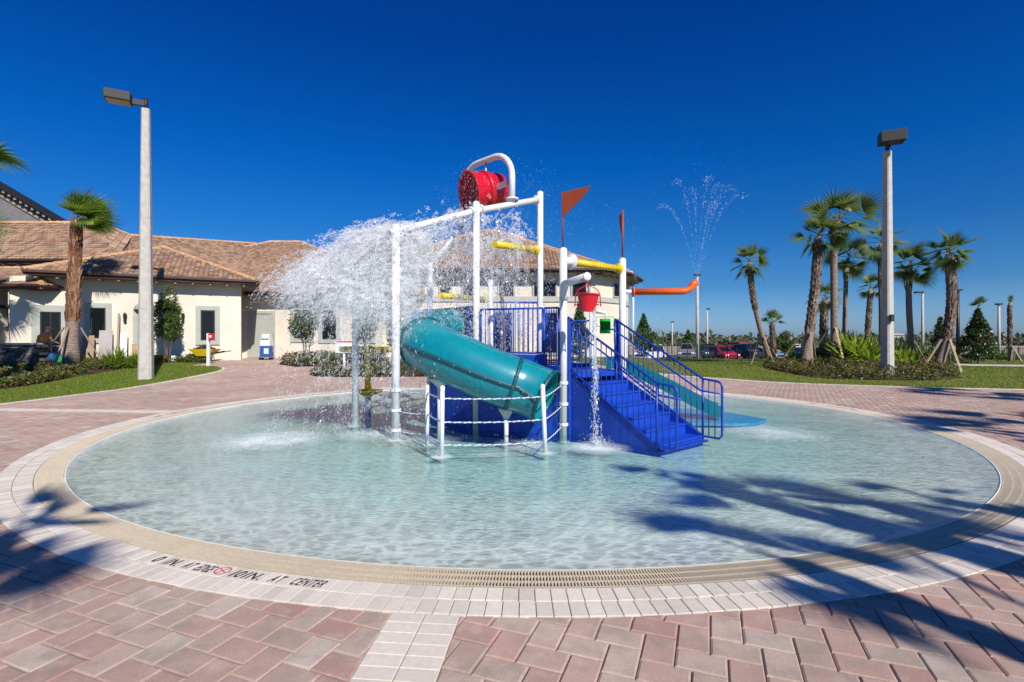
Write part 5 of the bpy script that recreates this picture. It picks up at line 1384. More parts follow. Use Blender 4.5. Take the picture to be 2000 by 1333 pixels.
for sg in (-1, 1):
    for h0 in (-.05,):
        i0 = len(mb.v)
        for i in range(n_):
            t_, s_, u_ = frame_at(i)
            for (rr, aa) in ((RT + .001, -.13), (RT + .018, -.11), (RT + .018, .03), (RT + .001, .05)):
                a_ = aa - .0; mb.v.append(tuple(sp[i] + (s_ * sg * math.cos(a_) + u_ * math.sin(a_)) * rr))
        for i in range(n_ - 1):
            for k in range(3): q = (i0 + 4 * i + k, i0 + 4 * i + k + 1, i0 + 4 * i + 5 + k, i0 + 4 * i + 4 + k); mb.face(q if sg > 0 else tuple(reversed(q)), .5, True)
mb.build('seam_strip', M['tealdark'], tube_s)
mb = MB()
for i in range(2, n_ - 1, 4):
    t_, s_, u_ = frame_at(i)
    for sg in (-1, 1): mb.sphere(sp[i] + (s_ * sg * math.cos(-.04) + u_ * math.sin(-.04)) * (RT + .014), .010, 6, 4)
mb.build('seam_bolts', M['galv'], tube_s)
def cradle(i, pxp, half=.5, zc=None):
    t_, s_, u_ = frame_at(i); c = sp[i]; mb = MB(); i0 = len(mb.v); nn = 12
    pts = []
    for k in range(nn + 1):
        a_ = R(-90 - 52 + 104 * k / nn); pts.append(c + (s_ * math.cos(a_) + u_ * math.sin(a_)) * (RT + .004))
    base = c - u_ * (RT + .17); low = [base - s_ * .09, base + s_ * .09]
    base = c - V((0, 0, RT + .13)); rc = .2 if half > .4 else .14
    mb = MB(); mb.lathe([(.045, -.04), (.06, 0), (rc * .8, .08), (rc, .13), (rc - .02, .14), (.001, .09)], base, 24)
    mb.build('saddle', M['whitedirty'], ps)
    mb = MB(); mb.tube([up(base, FL), base + V((0, 0, .02))], .05 if half > .4 else .035, 16); mb.build('post', M['white'], ps)
cradle(42, 835); cradle(63, 995, .3)
mb = MB(); q = sp[n_ - 1]; q = V((.78, 8.7, 0))
# right open slide with run-out
teal_pts = []
A_, B_, C_ = V((2.35, 11.25, 1.03)), V((4.05, 10.75, .16)), V((5.0, 10.62, .03))
mb = MB()
def chute(mb, pts, w_, hw, th=.03):
    secs = []
    for i, p in enumerate(pts):
        t_ = (pts[min(i + 1, len(pts) - 1)] - pts[max(i - 1, 0)]).normalized(); s_ = t_.cross(V((0, 0, 1))).normalized(); u_ = s_.cross(t_)
        sec = [p - s_ * w_ + u_ * hw, p - s_ * w_ * .96 + u_ * .06, p - s_ * w_ * .75, p + s_ * w_ * .75, p + s_ * w_ * .96 + u_ * .06, p + s_ * w_ + u_ * hw, p + s_ * (w_ + th) + u_ * hw, p + s_ * (w_ + th) + u_ * .02 - u_ * .06, p - u_ * .06, p - s_ * (w_ + th) - u_ * .04, p - s_ * (w_ + th) + u_ * hw]
        secs.append(sec)
    b = len(mb.v); m = len(secs[0])
    for s_ in secs: mb.v += [tuple(q) for q in s_]
    for i in range(len(secs) - 1):
        for k in range(m): mb.face((b + i * m + k, b + i * m + (k + 1) % m, b + (i + 1) * m + (k + 1) % m, b + (i + 1) * m + k), .5, k in (1, 2, 3))
    mb.face([b + k for k in range(m)]); mb.face([b + (len(secs) - 1) * m + m - 1 - k for k in range(m)])
chute(mb, spline([A_ - V((.25, -.07, 0)), A_, A_.lerp(B_, .5) + V((0, 0, .03)), B_, B_ + V((.25, -.06, -.07))], 5), .30, .2)
mb.build('open_slide', M['tealshade'], ps)
mb = MB(); p0 = B_ + V((.1, 0, 0)); z_ = -.004
mb.prism([(3.55, 10.15), (4.3, 10.05), (4.85, 10.2), (5.25, 10.62), (4.9, 11.6), (4.3, 12.3), (3.5, 12.4)], -.06, -.009); mb.build('runout_mat', M['bluemat'], ps)

# rope barrier in front of the tube slide
rb_ = thing('rope_barrier', (-.6, 7.6, FL), 'slim white posts joined by three twisted ropes in front of the teal slide', 'rope barrier')
RR1 = V((-.98, 7.19, 0)); RR2 = V((.485, 7.42, 0)); RR3 = V((-1.32, 8.03, 0))
def rpost(p, zt, r, lean=(0, 0)):
    mb = MB(); mb.tube([up(p, FL), V((p.x + lean[0], p.y + lean[1], zt))], r, 14); mb.lathe([(r + .004, -.05), (r + .004, 0), (r * .6, .02), (.001, .022)], V((p.x + lean[0], p.y + lean[1], zt)), 14)
    mb.build('post', M['white'], rb_)
rpost(RR1, .96, .032, (.01, 0)); rpost(RR2, .96, .032, (-.045, 0)); rpost(RR3, .9, .03)
mb = MB()
def rope(a, b, sag=.03, r=.0105):
    d = (b - a).normalized(); n_ = int((b - a).length / .02); s_ = d.cross(V((0, 0, 1))).normalized(); u_ = s_.cross(d)
    for st_ in range(2):
        pts = []
        for k in range(n_ + 1):
            q = k / n_; c = a.lerp(b, q) - V((0, 0, sag * 4 * q * (1 - q))); an = k * .9 + math.pi * st_
            pts.append(c + (s_ * math.cos(an) + u_ * math.sin(an)) * r * .6)
        mb.tube(pts, r * .62, 5, .1 if st_ == 0 else .9, cap=False)
def wrap(p, z, r):
    for k in range(3):
        n_ = 14; mb.tube([p + V((math.cos(6.283 * j / n_) * (r + .012), math.sin(6.283 * j / n_) * (r + .012), z + (k - 1) * .018)) for j in range(n_)], .009, 5, .9, closed=True)
for (z, dz5) in ((.80, .08), (.47, .05), (.15, .02)):
    rope(up(P2p, z + .0), up(RR3, z), .03); rope(up(RR3, z), up(RR1, z), .015); rope(up(RR1, z), up(RR2, z) - V((.02, 0, 0)), .02); rope(up(RR2, z) - V((.02, 0, 0)), up(P5, z + dz5), .02)
    wrap(P2p, z, .068); wrap(P5, z + dz5, .066)
mb.build('ropes', M['rope'], rb_)

# yellow water table
yb = V((X(719, 11.4), 11.4, 0)); yt = thing('water_table', up(yb, FL), 'yellow mushroom fountain with wide shallow top tray and lower dish on a white stub post', 'fountain')
mb = MB(); mb.tube([up(yb, FL), up(yb, .42)], .062, 18); mb.build('post', M['white'], yt)
mb = MB(); mb.lathe([(.075, .36), (.12, .40), (.31, .49), (.33, .50), (.33, .515), (.28, .51), (.08, .46)], up(yb, 0), 32); mb.build('lower_dish', M['yellow'], yt)
mb = MB(); mb.tube([up(yb, .44), up(yb, 1.4)], .072, 20); mb.build('column', M['yellow'], yt)
mb = MB(); mb.lathe([(.072, 1.33), (.56, 1.36), (.60, 1.38), (.61, 1.47), (.57, 1.48), (.55, 1.43), (.001, 1.41)], up(yb, 0), 40); mb.build('tray', M['yellow'], yt)

# ================================================================ PROPS BY THE CLUBHOUSE
def at(px, d): return V((X(px, d), d, H(X(px, d), d)))
# rescue phone post
p = at(407, 23.6); sg = thing('phone_post', p, 'white post with a red emergency box on its side near the wheelbarrow', 'call box')
zt = Z(652, p.y); mb = MB(); mb.box(up(p, (p.z + zt) / 2 - .05), (.12, .12, zt - p.z + .1)); mb.build('post', M['white'], sg, bevel=.008)
mb = MB(); mb.box(V((p.x + .16, p.y - .04, zt - .17)), (.19, .16, .32)); mb.build('call_box', M['red'], sg, bevel=.015)
mb = MB(); mb.box(V((p.x + .16, p.y - .125, zt - .14)), (.10, .012, .10)); mb.build('label_plate', M['paper'], sg)
# wheelbarrow
p = at(400, 25.6); wb = thing('wheelbarrow', p, 'yellow wheelbarrow heaped with dark mulch against the clubhouse wall', 'wheelbarrow')
zr = p.z + .62; mb = MB()
def frust(mb, c, z0, z1, a, b, val=.5, open_=True, th=.02):
    lo = [(-a[0], -a[1]), (a[0], -a[1]), (a[0], a[1]), (-a[0], a[1])]; hi = [(-b[0], -b[1]), (b[0], -b[1]), (b[0], b[1]), (-b[0], b[1])]
    i = len(mb.v)
    for z, q in ((z0, lo), (z1, hi)):
        for (x, y) in q: mb.v.append((c.x + x, c.y + y, z))
    for z, q in ((z0 + th, lo), (z1, hi)):
        for (x, y) in q: mb.v.append((c.x + x * .94, c.y + y * .94, z))
    mb.face((i + 3, i + 2, i + 1, i))
    for k in range(4):
        l = (k + 1) % 4; mb.face((i + k, i + l, i + 4 + l, i + 4 + k)); mb.face((i + 8 + l, i + 8 + k, i + 12 + k, i + 12 + l)); mb.face((i + 4 + k, i + 4 + l, i + 12 + l, i + 12 + k))
    mb.face((i + 8, i + 9, i + 10, i + 11))
frust(mb, p, p.z + .27, zr, (.30, .2), (.62, .36)); mb.build('tray', M['yellow'], wb)
mb = MB(); rg = random.Random(2)
for k in range(60):
    a, r_ = rg.uniform(0, 6.28), rg.random() ** .5; mb.sphere(p + V((math.cos(a) * r_ * .5, math.sin(a) * r_ * .28, .58 + .22 * (1 - r_))), rg.uniform(.05, .1), 6, 4)
mb.build('mulch_load', M['mulch'], wb)
mb = MB()
for s_ in (-1, 1): mb.beam(p + V((-.7, .1 * s_, .2)), p + V((1.15, .3 * s_, .52)), .04, .04); mb.beam(p + V((.25, .22 * s_, .28)), p + V((.38, .25 * s_, 0)), .03, .03)
mb.build('handles', M['black'], wb)
for s_ in (-1, 1):
    mb = MB(); mb.lathe([(.06, -.05), (.16, -.05), (.19, -.02), (.19, .02), (.16, .05), (.06, .05)], p + V((-.62, .12 * s_, .19)), 20, axis=V((0, 1, 0))); mb.build('wheel', M['rubber'], wb)
# wheeled cart with appliances cartons by the recessed door
p = at(520, 27.5); ct = thing('loaded_trolley', p, 'hand trolley stacked with white and blue cartons before the recessed grey door', 'trolley')
mb = MB(); mb.box(p + V((0, 0, .14)), (.62, .45, .05)); mb.tube([p + V((-.28, .2, .14)), p + V((-.28, .22, 1.35)), p + V((.28, .22, 1.35)), p + V((.28, .2, .14))], .02, 8); mb.build('frame', M['galv'], ct)
for (x_, y_) in ((-.26, -.15), (.26, -.15), (-.26, .15), (.26, .15)):
    mb = MB(); mb.lathe([(.02, -.03), (.09, -.03), (.09, .03), (.02, .03)], p + V((x_, y_, .09)), 14, axis=V((1, 0, 0))); mb.build('wheel', M['rubber'], ct)
mb = MB(); mb.box(p + V((0, 0, .45)), (.52, .42, .56)); cb = mb.build('carton', M['bluebox'], ct, bevel=.02)
mb = MB(); mb.box(p + V((.1, -.215, .47)), (.24, .012, .28)); mb.build('carton_label', M['paper'], cb)
mb = MB(); mb.box(p + V((0, .02, .95)), (.5, .4, .42)); cb = mb.build('carton', M['paper'], ct, bevel=.02)
mb = MB(); mb.box(p + V((0, -.185, 1.1)), (.44, .012, .06)); mb.build('carton_stripe', M['bluebox'], cb)
mb = MB(); mb.box(p + V((.02, .02, 1.27)), (.4, .35, .2)); mb.build('carton', M['paper'], ct, bevel=.02)
# pool rules sign behind the water table
p = at(672, 22.0); rs = thing('rules_sign', p, 'white notice sign with red header on a short white post behind the yellow fountain', 'sign')
mb = MB(); zt = Z(690, 22.0); mb.tube([up(p, p.z - .05), up(p, zt + .05)], .05, 12); mb.build('post', M['white'], rs)
mb = MB(); z0, z1 = zt, Z(666, 22); x0, x1 = X(656, 22), X(692, 22); mb.box(((x0 + x1) / 2, 21.93, (z0 + z1) / 2), (x1 - x0, .03, z1 - z0)); mb.build('sign_board', M['paper'], rs)
mb = MB(); mb.box(((x0 + x1) / 2, 21.912, z1 - .05), (x1 - x0 - .04, .008, .07)); mb.build('sign_header', M['redink'], rs)
# building materials leaning on the wall
def leanboard(px0, px1, pyt, mat, label, out=.35, cat='board', name='board', lean=.25):
    a, b = fpoint(CORN, WD, px0) + nL * out, fpoint(CORN, WD, px1) + nL * out; a.z = H(a.x, a.y) ; b.z = H(b.x, b.y); zt = Z(pyt, a.y)
    mb = MB(); t_ = -nL * lean; mb.extrude([a, b, up(b + t_, zt), up(a + t_, zt)], nL * .04); o = mb.build(name, M[mat]); return tag(o, label, cat)
leanboard(197, 223, 646, 'greybox', 'grey panel leaning against the wall under the left window', .5)
leanboard(238, 252, 651, 'paper', 'narrow white panel leaning on the wall by the lantern', .55)
leanboard(166, 189, 656, 'wood', 'pale plywood crate side leaning on the wall behind the stout palm prop', .6, 'plywood', 'plywood_sheet')
leanboard(232, 236, 612, 'wood', 'long thin timber plank propped upright beside the white panel', .6, 'plank', 'plank', .45)
def crate(px, d, wpx, hpx, mat, label, name='box', cat='box', z0=0, rz=.2):
    p = at(px, d); w_, h_ = wpx / F * d, hpx / F * d; t_ = thing(name, up(p, p.z + z0), label, cat)
    mb = MB(); mb.box(up(p, p.z + z0 + h_ / 2), (w_, w_ * .7, h_), rz); mb.build('body', M[mat], t_, bevel=.015)
    mb = MB(); mb.box(up(p, p.z + z0 + h_ + .012), (w_ * 1.05, w_ * .75, .022), rz); mb.build('lid', M[mat], t_)
    return t_
crate(116, 22.4, 12, 20, 'greenbin', 'green plastic bin behind the left prop of the stout palm', 'bin', 'bin')
crate(50, 22.0, 18, 14, 'cardboard', 'open cardboard box on top of the stone wall end', z0=.55)
crate(98, 22.2, 16, 26, 'bluebox', 'blue plastic tub beside the crouching worker', 'tub', 'tub')
crate(30, 22.0, 22, 9, 'cardboard', 'flat tan carton lying on the dark stone wall', z0=.55, rz=-.1)
crate(8, 22.1, 16, 10, 'orange', 'orange crate on the stone wall at the left edge', 'crate', 'crate', z0=.55)
crate(312, 24.2, 14, 16, 'orange', 'terracotta planter at the foot of the small tree beside the left lamp post', 'planter', 'planter')
crate(338, 24.9, 9, 12, 'paper', 'small white bucket by the trunk of the small tree', 'pail', 'pail')
crate(266, 24.6, 12, 34, 'cardboard', 'reddish carton beside the niche door', 'box', 'box')
# low stone wall
a, b = at(-40, 21.6), at(76, 21.6); mb = MB(); rg = random.Random(9); z_ = .0; zt = Z(674, 21.6); row = 0
while a.z - .1 + z_ < zt - .08:
    h_ = rg.uniform(.09, .14); x_ = a.x + rg.uniform(0, .2)
    while x_ < b.x:
        l_ = rg.uniform(.2, .5); mb.box((x_ + l_ / 2, 21.6 + rg.uniform(-.02, .02), a.z - .1 + z_ + h_ / 2), (l_ - .012, .4, h_ - .01), val=rg.random()); x_ += l_
    z_ += h_
sw = thing('stone_wall', (a + b) / 2, 'low dark stacked stone wall at the left edge with cartons on top', 'wall')
mb.build('stonework', M['stone'], sw); mb = MB(); mb.box(((a.x + b.x) / 2, 21.6, a.z - .1 + z_ + .03), (b.x - a.x, .5, .06)); mb.build('capstone', M['band'], sw)
# work table
p = at(108, 22.9); tb_ = thing('work_table', p, 'grey folding work table in front of the worker in orange', 'table')
mb = MB(); mb.box(up(p, p.z + .82), (.95, .6, .05)); mb.build('table_top', M['greybox'], tb_)
for (x_, y_) in ((-.42, -.25), (.42, -.25), (-.42, .25), (.42, .25)): mb = MB(); mb.beam(up(p, p.z) + V((x_, y_, 0)), up(p, p.z + .8) + V((x_, y_, 0)), .04, .04); mb.build('leg', M['galv'], tb_)

# worker bending over the table ---------------------------------------------------
p = at(76, 22.6)
def skin_mesh(name, chain, mat, parent, sub=2):
    """chain: list of (points, radii, connect index or None)"""
    vs, es, rs = [], [], []
    for pts, rad, con in chain:
        st_ = len(vs)
        for q, r_ in zip(pts, rad): vs.append(tuple(V(q))); rs.append(r_)
        for k in range(len(pts) - 1): es.append((st_ + k, st_ + k + 1))
        if con is not None: es.append((con, st_))
    me = bpy.data.meshes.new(name); me.from_pydata(vs, es, []); o = bpy.data.objects.new(name, me); COL.objects.link(o)
    md = o.modifiers.new('skin', 'SKIN'); md.use_smooth_shade = True
    for k, r_ in enumerate(rs): me.skin_vertices[0].data[k].radius = (r_, r_) if not isinstance(r_, tuple) else r_
    me.skin_vertices[0].data[0].use_root = True
    o.modifiers.new('sub', 'SUBSURF').levels = sub; o.modifiers[-1].render_levels = sub
    me.materials.append(mat)
    if parent: o.parent = parent; o.location = -parent.location if parent.parent is None and parent.type == 'EMPTY' else (0, 0, 0)
    return o
def hum(x, y, z): return V((p.x + x, p.y + y, p.z + z))
pelvis, chest, neck, head = hum(0, 0, .92), hum(.22, -.02, 1.30), hum(.34, -.03, 1.42), hum(.44, -.04, 1.54)
pr = thing('person', p, 'worker in orange shirt and grey cap bending over a table near the porch', 'person')
body = skin_mesh('body', [([pelvis, hum(.1, 0, 1.1), chest, neck, head - V((.02, 0, .02)), head + V((.03, 0, .08))], [(.15, .12), .13, (.17, .12), .06, .085, .07], None),
    ([hum(-.02, .10, .86), hum(.03, .12, .48), hum(-.06, .13, .08), hum(.06, .13, .03)], [.09, .06, .04, .035], 0), ([hum(0, -.10, .86), hum(.1, -.12, .48), hum(.0, -.13, .08), hum(.12, -.13, .03)], [.09, .06, .04, .035], 0),
    ([hum(.24, .19, 1.28), hum(.38, .24, 1.06), hum(.62, .2, .98), hum(.70, .18, .96)], [.05, .04, .03, .025], 2), ([hum(.24, -.22, 1.28), hum(.40, -.28, 1.05), hum(.64, -.22, .98), hum(.72, -.2, .96)], [.05, .04, .03, .025], 2)], M['skin'], pr)
skin_mesh('shirt', [([hum(.0, 0, .95), hum(.1, 0, 1.1), chest, hum(.31, -.02, 1.38)], [(.17, .14), .155, (.195, .145), .08], None), ([hum(.25, .19, 1.28), hum(.34, .23, 1.12)], [.07, .06], 2), ([hum(.25, -.22, 1.28), hum(.35, -.27, 1.12)], [.07, .06], 2)], M['shirt'], pr)
skin_mesh('trousers', [([hum(0, 0, .97), hum(-.01, 0, .86)], [(.165, .135), .15], None), ([hum(-.02, .10, .80), hum(.03, .12, .48), hum(-.06, .13, .12)], [.105, .078, .06], 1), ([hum(0, -.10, .80), hum(.1, -.12, .48), hum(.0, -.13, .12)], [.105, .078, .06], 1)], M['jeans'], pr)
mb = MB(); mb.sphere(head + V((.0, 0, .07)), .105, 14, 8, sc=(1, .85, .8)); mb.box(head + V((.13, 0, .06)), (.1, .12, .02)); mb.build('cap', M['hair'], pr)
for s_ in (-1, 1):
    for f_ in range(5):
        mb = MB(); b_ = hum(.72 + (.0 if f_ else -.03), .19 * s_ + (f_ - 2) * .017 - .01, .955); mb.tube([b_, b_ + V((.035, .0, -.012)), b_ + V((.06 - .006 * abs(f_ - 2), 0, -.035))], [.009, .008, .006], 6); mb.build('finger', M['skin'], body)

# ================================================================ FENCE AND CARS
def fence(x0, x1, d, label):
    t_ = thing('metal_fence', ((x0 + x1) / 2, d, H((x0 + x1) / 2, d)), label, 'fence'); hgt = 1.15
    mb = MB(); z = H((x0 + x1) / 2, d); mb.tube([(x0, d, z + hgt), (x1, d, z + hgt)], .02, 5); mb.tube([(x0, d, z + .12), (x1, d, z + .12)], .02, 5); mb.build('rails', M['black'], t_)
    mb = MB(); k = x0
    while k < x1: mb.beam((k, d, z), (k, d, z + hgt + .05), .018, .018); k += .13
    mb.build('pickets', M['black'], t_)
    k = x0
    while k <= x1 + .01:
        mb = MB(); mb.beam((k, d, z - .1), (k, d, z + hgt + .12), .06, .06); mb.build('fence_post', M['black'], t_); k += (x1 - x0) / 8
fence(X(1285, 40.5), X(1440, 40.5), 40.5, 'black picket fence in front of the grey pickup and red cars')
fence(X(1441, 40.5), X(1640, 40.5), 40.5, 'black picket fence behind the curved short palm'); fence(X(1900, 42), X(2080, 42), 42.0, 'black picket fence by the right edge of the lawn')
CARM = {}
def carmat(n, c, met=.0): CARM[n] = simple('car_' + n, c, .25, met, var=.03, coat=.8); return CARM[n]
carmat('red', (.55, .01, .025)); carmat('grey', (.22, .25, .29), .3); carmat('navy', (.02, .04, .10), .2); carmat('white', (.7, .7, .7)); carmat('teal', (.03, .12, .2), .3); carmat('dark', (.03, .035, .05), .3); carmat('silver', (.5, .52, .54), .4)
CARP = {'sedan': ([(-2.25, .35), (-2.3, .62), (-2.15, .85), (-1.4, .92), (1.1, .92), (2.05, .78), (2.28, .6), (2.25, .35)], [(-1.55, .9), (-.95, 1.38), (.25, 1.42), (1.15, .9)]),
        'hatch': ([(-1.95, .35), (-2.0, .7), (-1.9, .95), (-1.2, .98), (.95, .96), (1.8, .8), (1.98, .58), (1.95, .35)], [(-1.85, .94), (-1.45, 1.5), (.1, 1.55), (1.1, .94)]),
        'suv': ([(-2.4, .45), (-2.42, .8), (-2.35, 1.05), (-1.4, 1.08), (1.2, 1.08), (2.2, .98), (2.4, .75), (2.38, .45)], [(-2.3, 1.06), (-2.1, 1.75), (.5, 1.8), (1.3, 1.06)]),
        'pickup': ([(-2.8, .5), (-2.8, 1.05), (-.9, 1.1), (1.2, 1.1), (2.55, 1.02), (2.75, .8), (2.75, .5)], [(-.95, 1.08), (-.8, 1.78), (.6, 1.82), (1.35, 1.08)])}
def car(px, d, kind, color, rz, label):
    x = X(px, d); z = H(x, d) + .03; c = V((x, d, z)); t_ = thing('parked_car', c, label, 'car', 'cars parked behind the lawn'); Rz = Matrix.Rotation(rz, 3, 'Z')
    prof, cab = CARP[kind]; wd = .88; m = CARM[color]
    def w(x_, y_, z_): return c + Rz @ V((x_, y_, z_))
    def loft(mb, pr, half, inset_top, zr):
        n_ = len(pr); i = len(mb.v)
        for s_ in (-1, 1):
            for (a, b) in pr: mb.v.append(tuple(w(a, s_ * (half - inset_top * max(0, (b - zr))), b)))
        for k in range(n_): l = (k + 1) % n_; mb.face((i + k, i + n_ + k, i + n_ + l, i + l))
        mb.face([i + k for k in range(n_)]); mb.face([i + 2 * n_ - 1 - k for k in range(n_)])
    mb = MB(); loft(mb, prof, wd, .12, .5); b_ = mb.build('body', m, t_, bevel=.05)
    mb = MB(); loft(mb, cab, wd - .06, .35, .9); gh = mb.build('cabin', m, t_, bevel=.04)
    (r0, z0), (r1, z1), (r2, z2), (r3, z3) = cab
    mb = MB()
    for s_ in (-1, 1):
        def pt(a, b): return w(a, s_ * (wd - .06 - .35 * (b - .9) + .012), b)
        mb.poly([pt(r0 + .25, .98), pt(r1 + .12, z1 - .1), pt(-.2, z1 - .08), pt(-.2, .98)][::s_]); mb.poly([pt(-.1, .98), pt(-.1, z2 - .1), pt(r2 - .05, z2 - .1), pt(r3 - .25, .98)][::s_])
    def ft(a, b, s_, k): return w(a + k, s_ * (wd - .16 - .35 * (b - .9)), b)
    mb.poly([ft(r3 - .1, z3 + .05, -1, .04), ft(r3 - .1, z3 + .05, 1, .04), ft(r2 + .06, z2 - .06, 1, .04), ft(r2 + .06, z2 - .06, -1, .04)])
    mb.poly([ft(r0 + .08, z0 + .06, 1, -.04), ft(r0 + .08, z0 + .06, -1, -.04), ft(r1 - .04, z1 - .08, -1, -.04), ft(r1 - .04, z1 - .08, 1, -.04)]); mb.build('window', M['glass'], gh)
    L = prof[-1][0]
    for (a, s_) in ((-L * .62, -1), (L * .62, -1), (-L * .62, 1), (L * .62, 1)):
        mb = MB(); mb.lathe([(.2, -.11), (.33, -.11), (.345, -.06), (.345, .06), (.33, .11), (.2, .11)], w(a, s_ * (wd - .08), .34), 18, axis=Rz @ V((0, 1, 0))); wh = mb.build('wheel', M['rubber'], t_)
        mb = MB(); mb.lathe([(.001, .10), (.2, .095), (.21, .1)], w(a, s_ * (wd - .08), .34), 14, axis=Rz @ V((0, s_, 0))); mb.build('rim', M['galv'], wh)
    for s_ in (-1, 1):
        zh = prof[-2][1] + .08
        mb = MB(); mb.box(w(L + .0, s_ * .62, zh), (.14, .34, .14), rz); mb.build('headlight', M['lens'] if color == 'dark' else M['paper'], t_)
        mb = MB(); mb.box(w(-L - .0, s_ * .66, prof[1][1] + .1), (.1, .28, .16), rz); mb.build('tail_light', M['red'], t_)
    mb = MB(); mb.box(w(L + .02, 0, prof[-2][1]), (.06, .8, .16), rz); mb.build('grille', M['black'], t_)
    return t_
def faced(px): return -math.pi / 2
car(1268, 50, 'suv', 'white', -2.2, 'white car half hidden by the blue stair rail')
car(1341, 54, 'pickup', 'grey', -1.9, 'grey pickup truck parked left of the tall lamp post')
car(1384, 56, 'suv', 'navy', -1.75, 'dark blue car between the grey pickup and the red car')
car(1408, 54, 'hatch', 'red', -1.35, 'bright red hatchback seen from the front')
car(1430, 58, 'hatch', 'red', -1.3, 'second red car tucked behind the bright red hatchback')
car(1462, 55, 'suv', 'dark', -1.5, 'black car right of the red cars')
car(1494, 54, 'sedan', 'silver', -1.35, 'silver sedan with its front by the curved short palm')
car(1556, 56, 'sedan', 'teal', -1.6, 'blue green sedan right of the round sunlit tree'); car(1590, 58, 'sedan', 'navy', -1.4, 'dark blue sedan behind the thick criss-cross palm')

# ================================================================ FALLING WATER
t = NT('splash'); df = t.n('ShaderNodeBsdfDiffuse'); df.inputs[0].default_value = (.96, .97, .98, 1); tl = t.n('ShaderNodeBsdfTranslucent'); tl.inputs[0].default_value = (.97, .98, .99, 1)
gl = t.n('ShaderNodeBsdfGlossy'); gl.inputs['Roughness'].default_value = .12; m1 = t.n('ShaderNodeMixShader'); m1.inputs[0].default_value = .5; m2 = t.n('ShaderNodeMixShader'); m2.inputs[0].default_value = .05
tp = t.n('ShaderNodeBsdfTransparent'); m3 = t.n('ShaderNodeMixShader'); m3.inputs[0].default_value = .68
t.l(df.outputs[0], m1.inputs[1]); t.l(tl.outputs[0], m1.inputs[2]); t.l(m1.outputs[0], m2.inputs[1]); t.l(gl.outputs[0], m2.inputs[2])
t.l(m2.outputs[0], m3.inputs[1]); t.l(tp.outputs[0], m3.inputs[2]); M['splash'] = t.fin(m3)
GV = V((0, 0, -9.81))
def drop(mb, p, v, L, r, rng):
    """one elongated drop along its velocity"""
    d = v.normalized() if v.length > .1 else rndv(rng).normalized(); s_ = d.orthogonal().normalized(); s_.rotate(Matrix.Rotation(rng.uniform(0, 3), 3, d)); u_ = d.cross(s_); b = len(mb.v)
    a, z = p - d * L, p + d * L
    mb.v += [tuple(a), tuple(p + s_ * r), tuple(p - s_ * .5 * r + u_ * .87 * r), tuple(p - s_ * .5 * r - u_ * .87 * r), tuple(z)]
    for k in range(3): l = (k + 1) % 3; mb.face((b, b + 1 + l, b + 1 + k)); mb.face((b + 4, b + 1 + k, b + 1 + l))
def strand(mb, p0, v0, t0, t1, n, sp, r, rng, drag=.0, zmin=.0, stretch=2.6, wob=.0):
    ph = rng.uniform(0, 6)
    for k in range(n):
        tt = rng.uniform(t0, t1); v = v0 + GV * tt; p = p0 + v0 * tt + GV * (.5 * tt * tt)
        if wob: p = p + V((math.sin(tt * 31 + ph), math.cos(tt * 23 + ph), math.sin(tt * 27 + ph * 2))) * wob * tt
        s_ = sp * (.3 + tt); p = p + V((rng.gauss(0, s_), rng.gauss(0, s_), rng.gauss(0, s_)))
        if p.z < zmin: continue
        rr = r * rng.choice((.5, .7, .8, 1, 1, 1.3, 1.7)); vv = v * .25 + V((rng.gauss(0, 1), rng.gauss(0, 1), rng.gauss(0, 1))) * .55
        drop(mb, p, vv, rr * rng.uniform(1.0, stretch), rr, rng)
rng = random.Random(99)
mb = MB(); mouth = bc + ax * 0 + V((-.35, -.25, -.22))
edge0, edge1 = V((-.95, 9.7, 4.05)), V((-1.75, 9.4, 3.80))
# the thrown sheet: fast strands leaving towards the left
for s in range(2500):
    sp = rng.betavariate(2.0, 1.1)
    p0 = V((-1.2, 8.72, 3.5)) + V((rng.gauss(0, .2), rng.gauss(0, .12), rng.gauss(0, .06)))
    v0 = V((-.4 - 4.6 * sp, rng.gauss(-.05, .35), -.6 + 1.5 * sp + rng.gauss(0, .18)))
    t0 = rng.uniform(.13, .53) ; strand(mb, p0, v0, t0, min(.62, t0 + rng.uniform(.03, .10)), 32, .024, .0060, rng, wob=.15, stretch=4.5)
# ragged lower fringe and falling curtain under the beam
for s in range(620):
    q = rng.random(); p0 = B0.lerp(B1_, rng.uniform(-.15, 1.0)) + V((rng.gauss(0, .12), rng.gauss(-.12, .18), rng.uniform(-.15, .1)))
    v0 = V((rng.gauss(-.9, .9), rng.gauss(-.1, .5), rng.gauss(.1, .6))); t0 = rng.uniform(.0, .62)
    strand(mb, p0, v0, t0, t0 + rng.uniform(.05, .14), 20, .035, .0066, rng, wob=.14, stretch=4)
for s in range(1100):
    p0 = V((rng.uniform(-1.25, .2), rng.gauss(9.8, .22), rng.uniform(3.4, 4.1))); v0 = V((rng.gauss(0, .6), rng.gauss(0, .5), rng.gauss(0, .4))); t0 = rng.uniform(.0, .62)
    strand(mb, p0, v0, t0, t0 + rng.uniform(.05, .13), 22, .035, .0064, rng, wob=.15, stretch=4)
for s in range(260):      # outer ragged drops and threads low on the left
    p0 = V((-1.4, 9.3, 3.6)); v0 = V((rng.uniform(-4.0, -1.2), rng.gauss(-.1, .6), rng.gauss(.2, .6))); t0 = rng.uniform(.25, .66)
    strand(mb, p0, v0, t0, t0 + rng.uniform(.04, .12), 16, .03, .0065, rng, wob=.2, stretch=4)
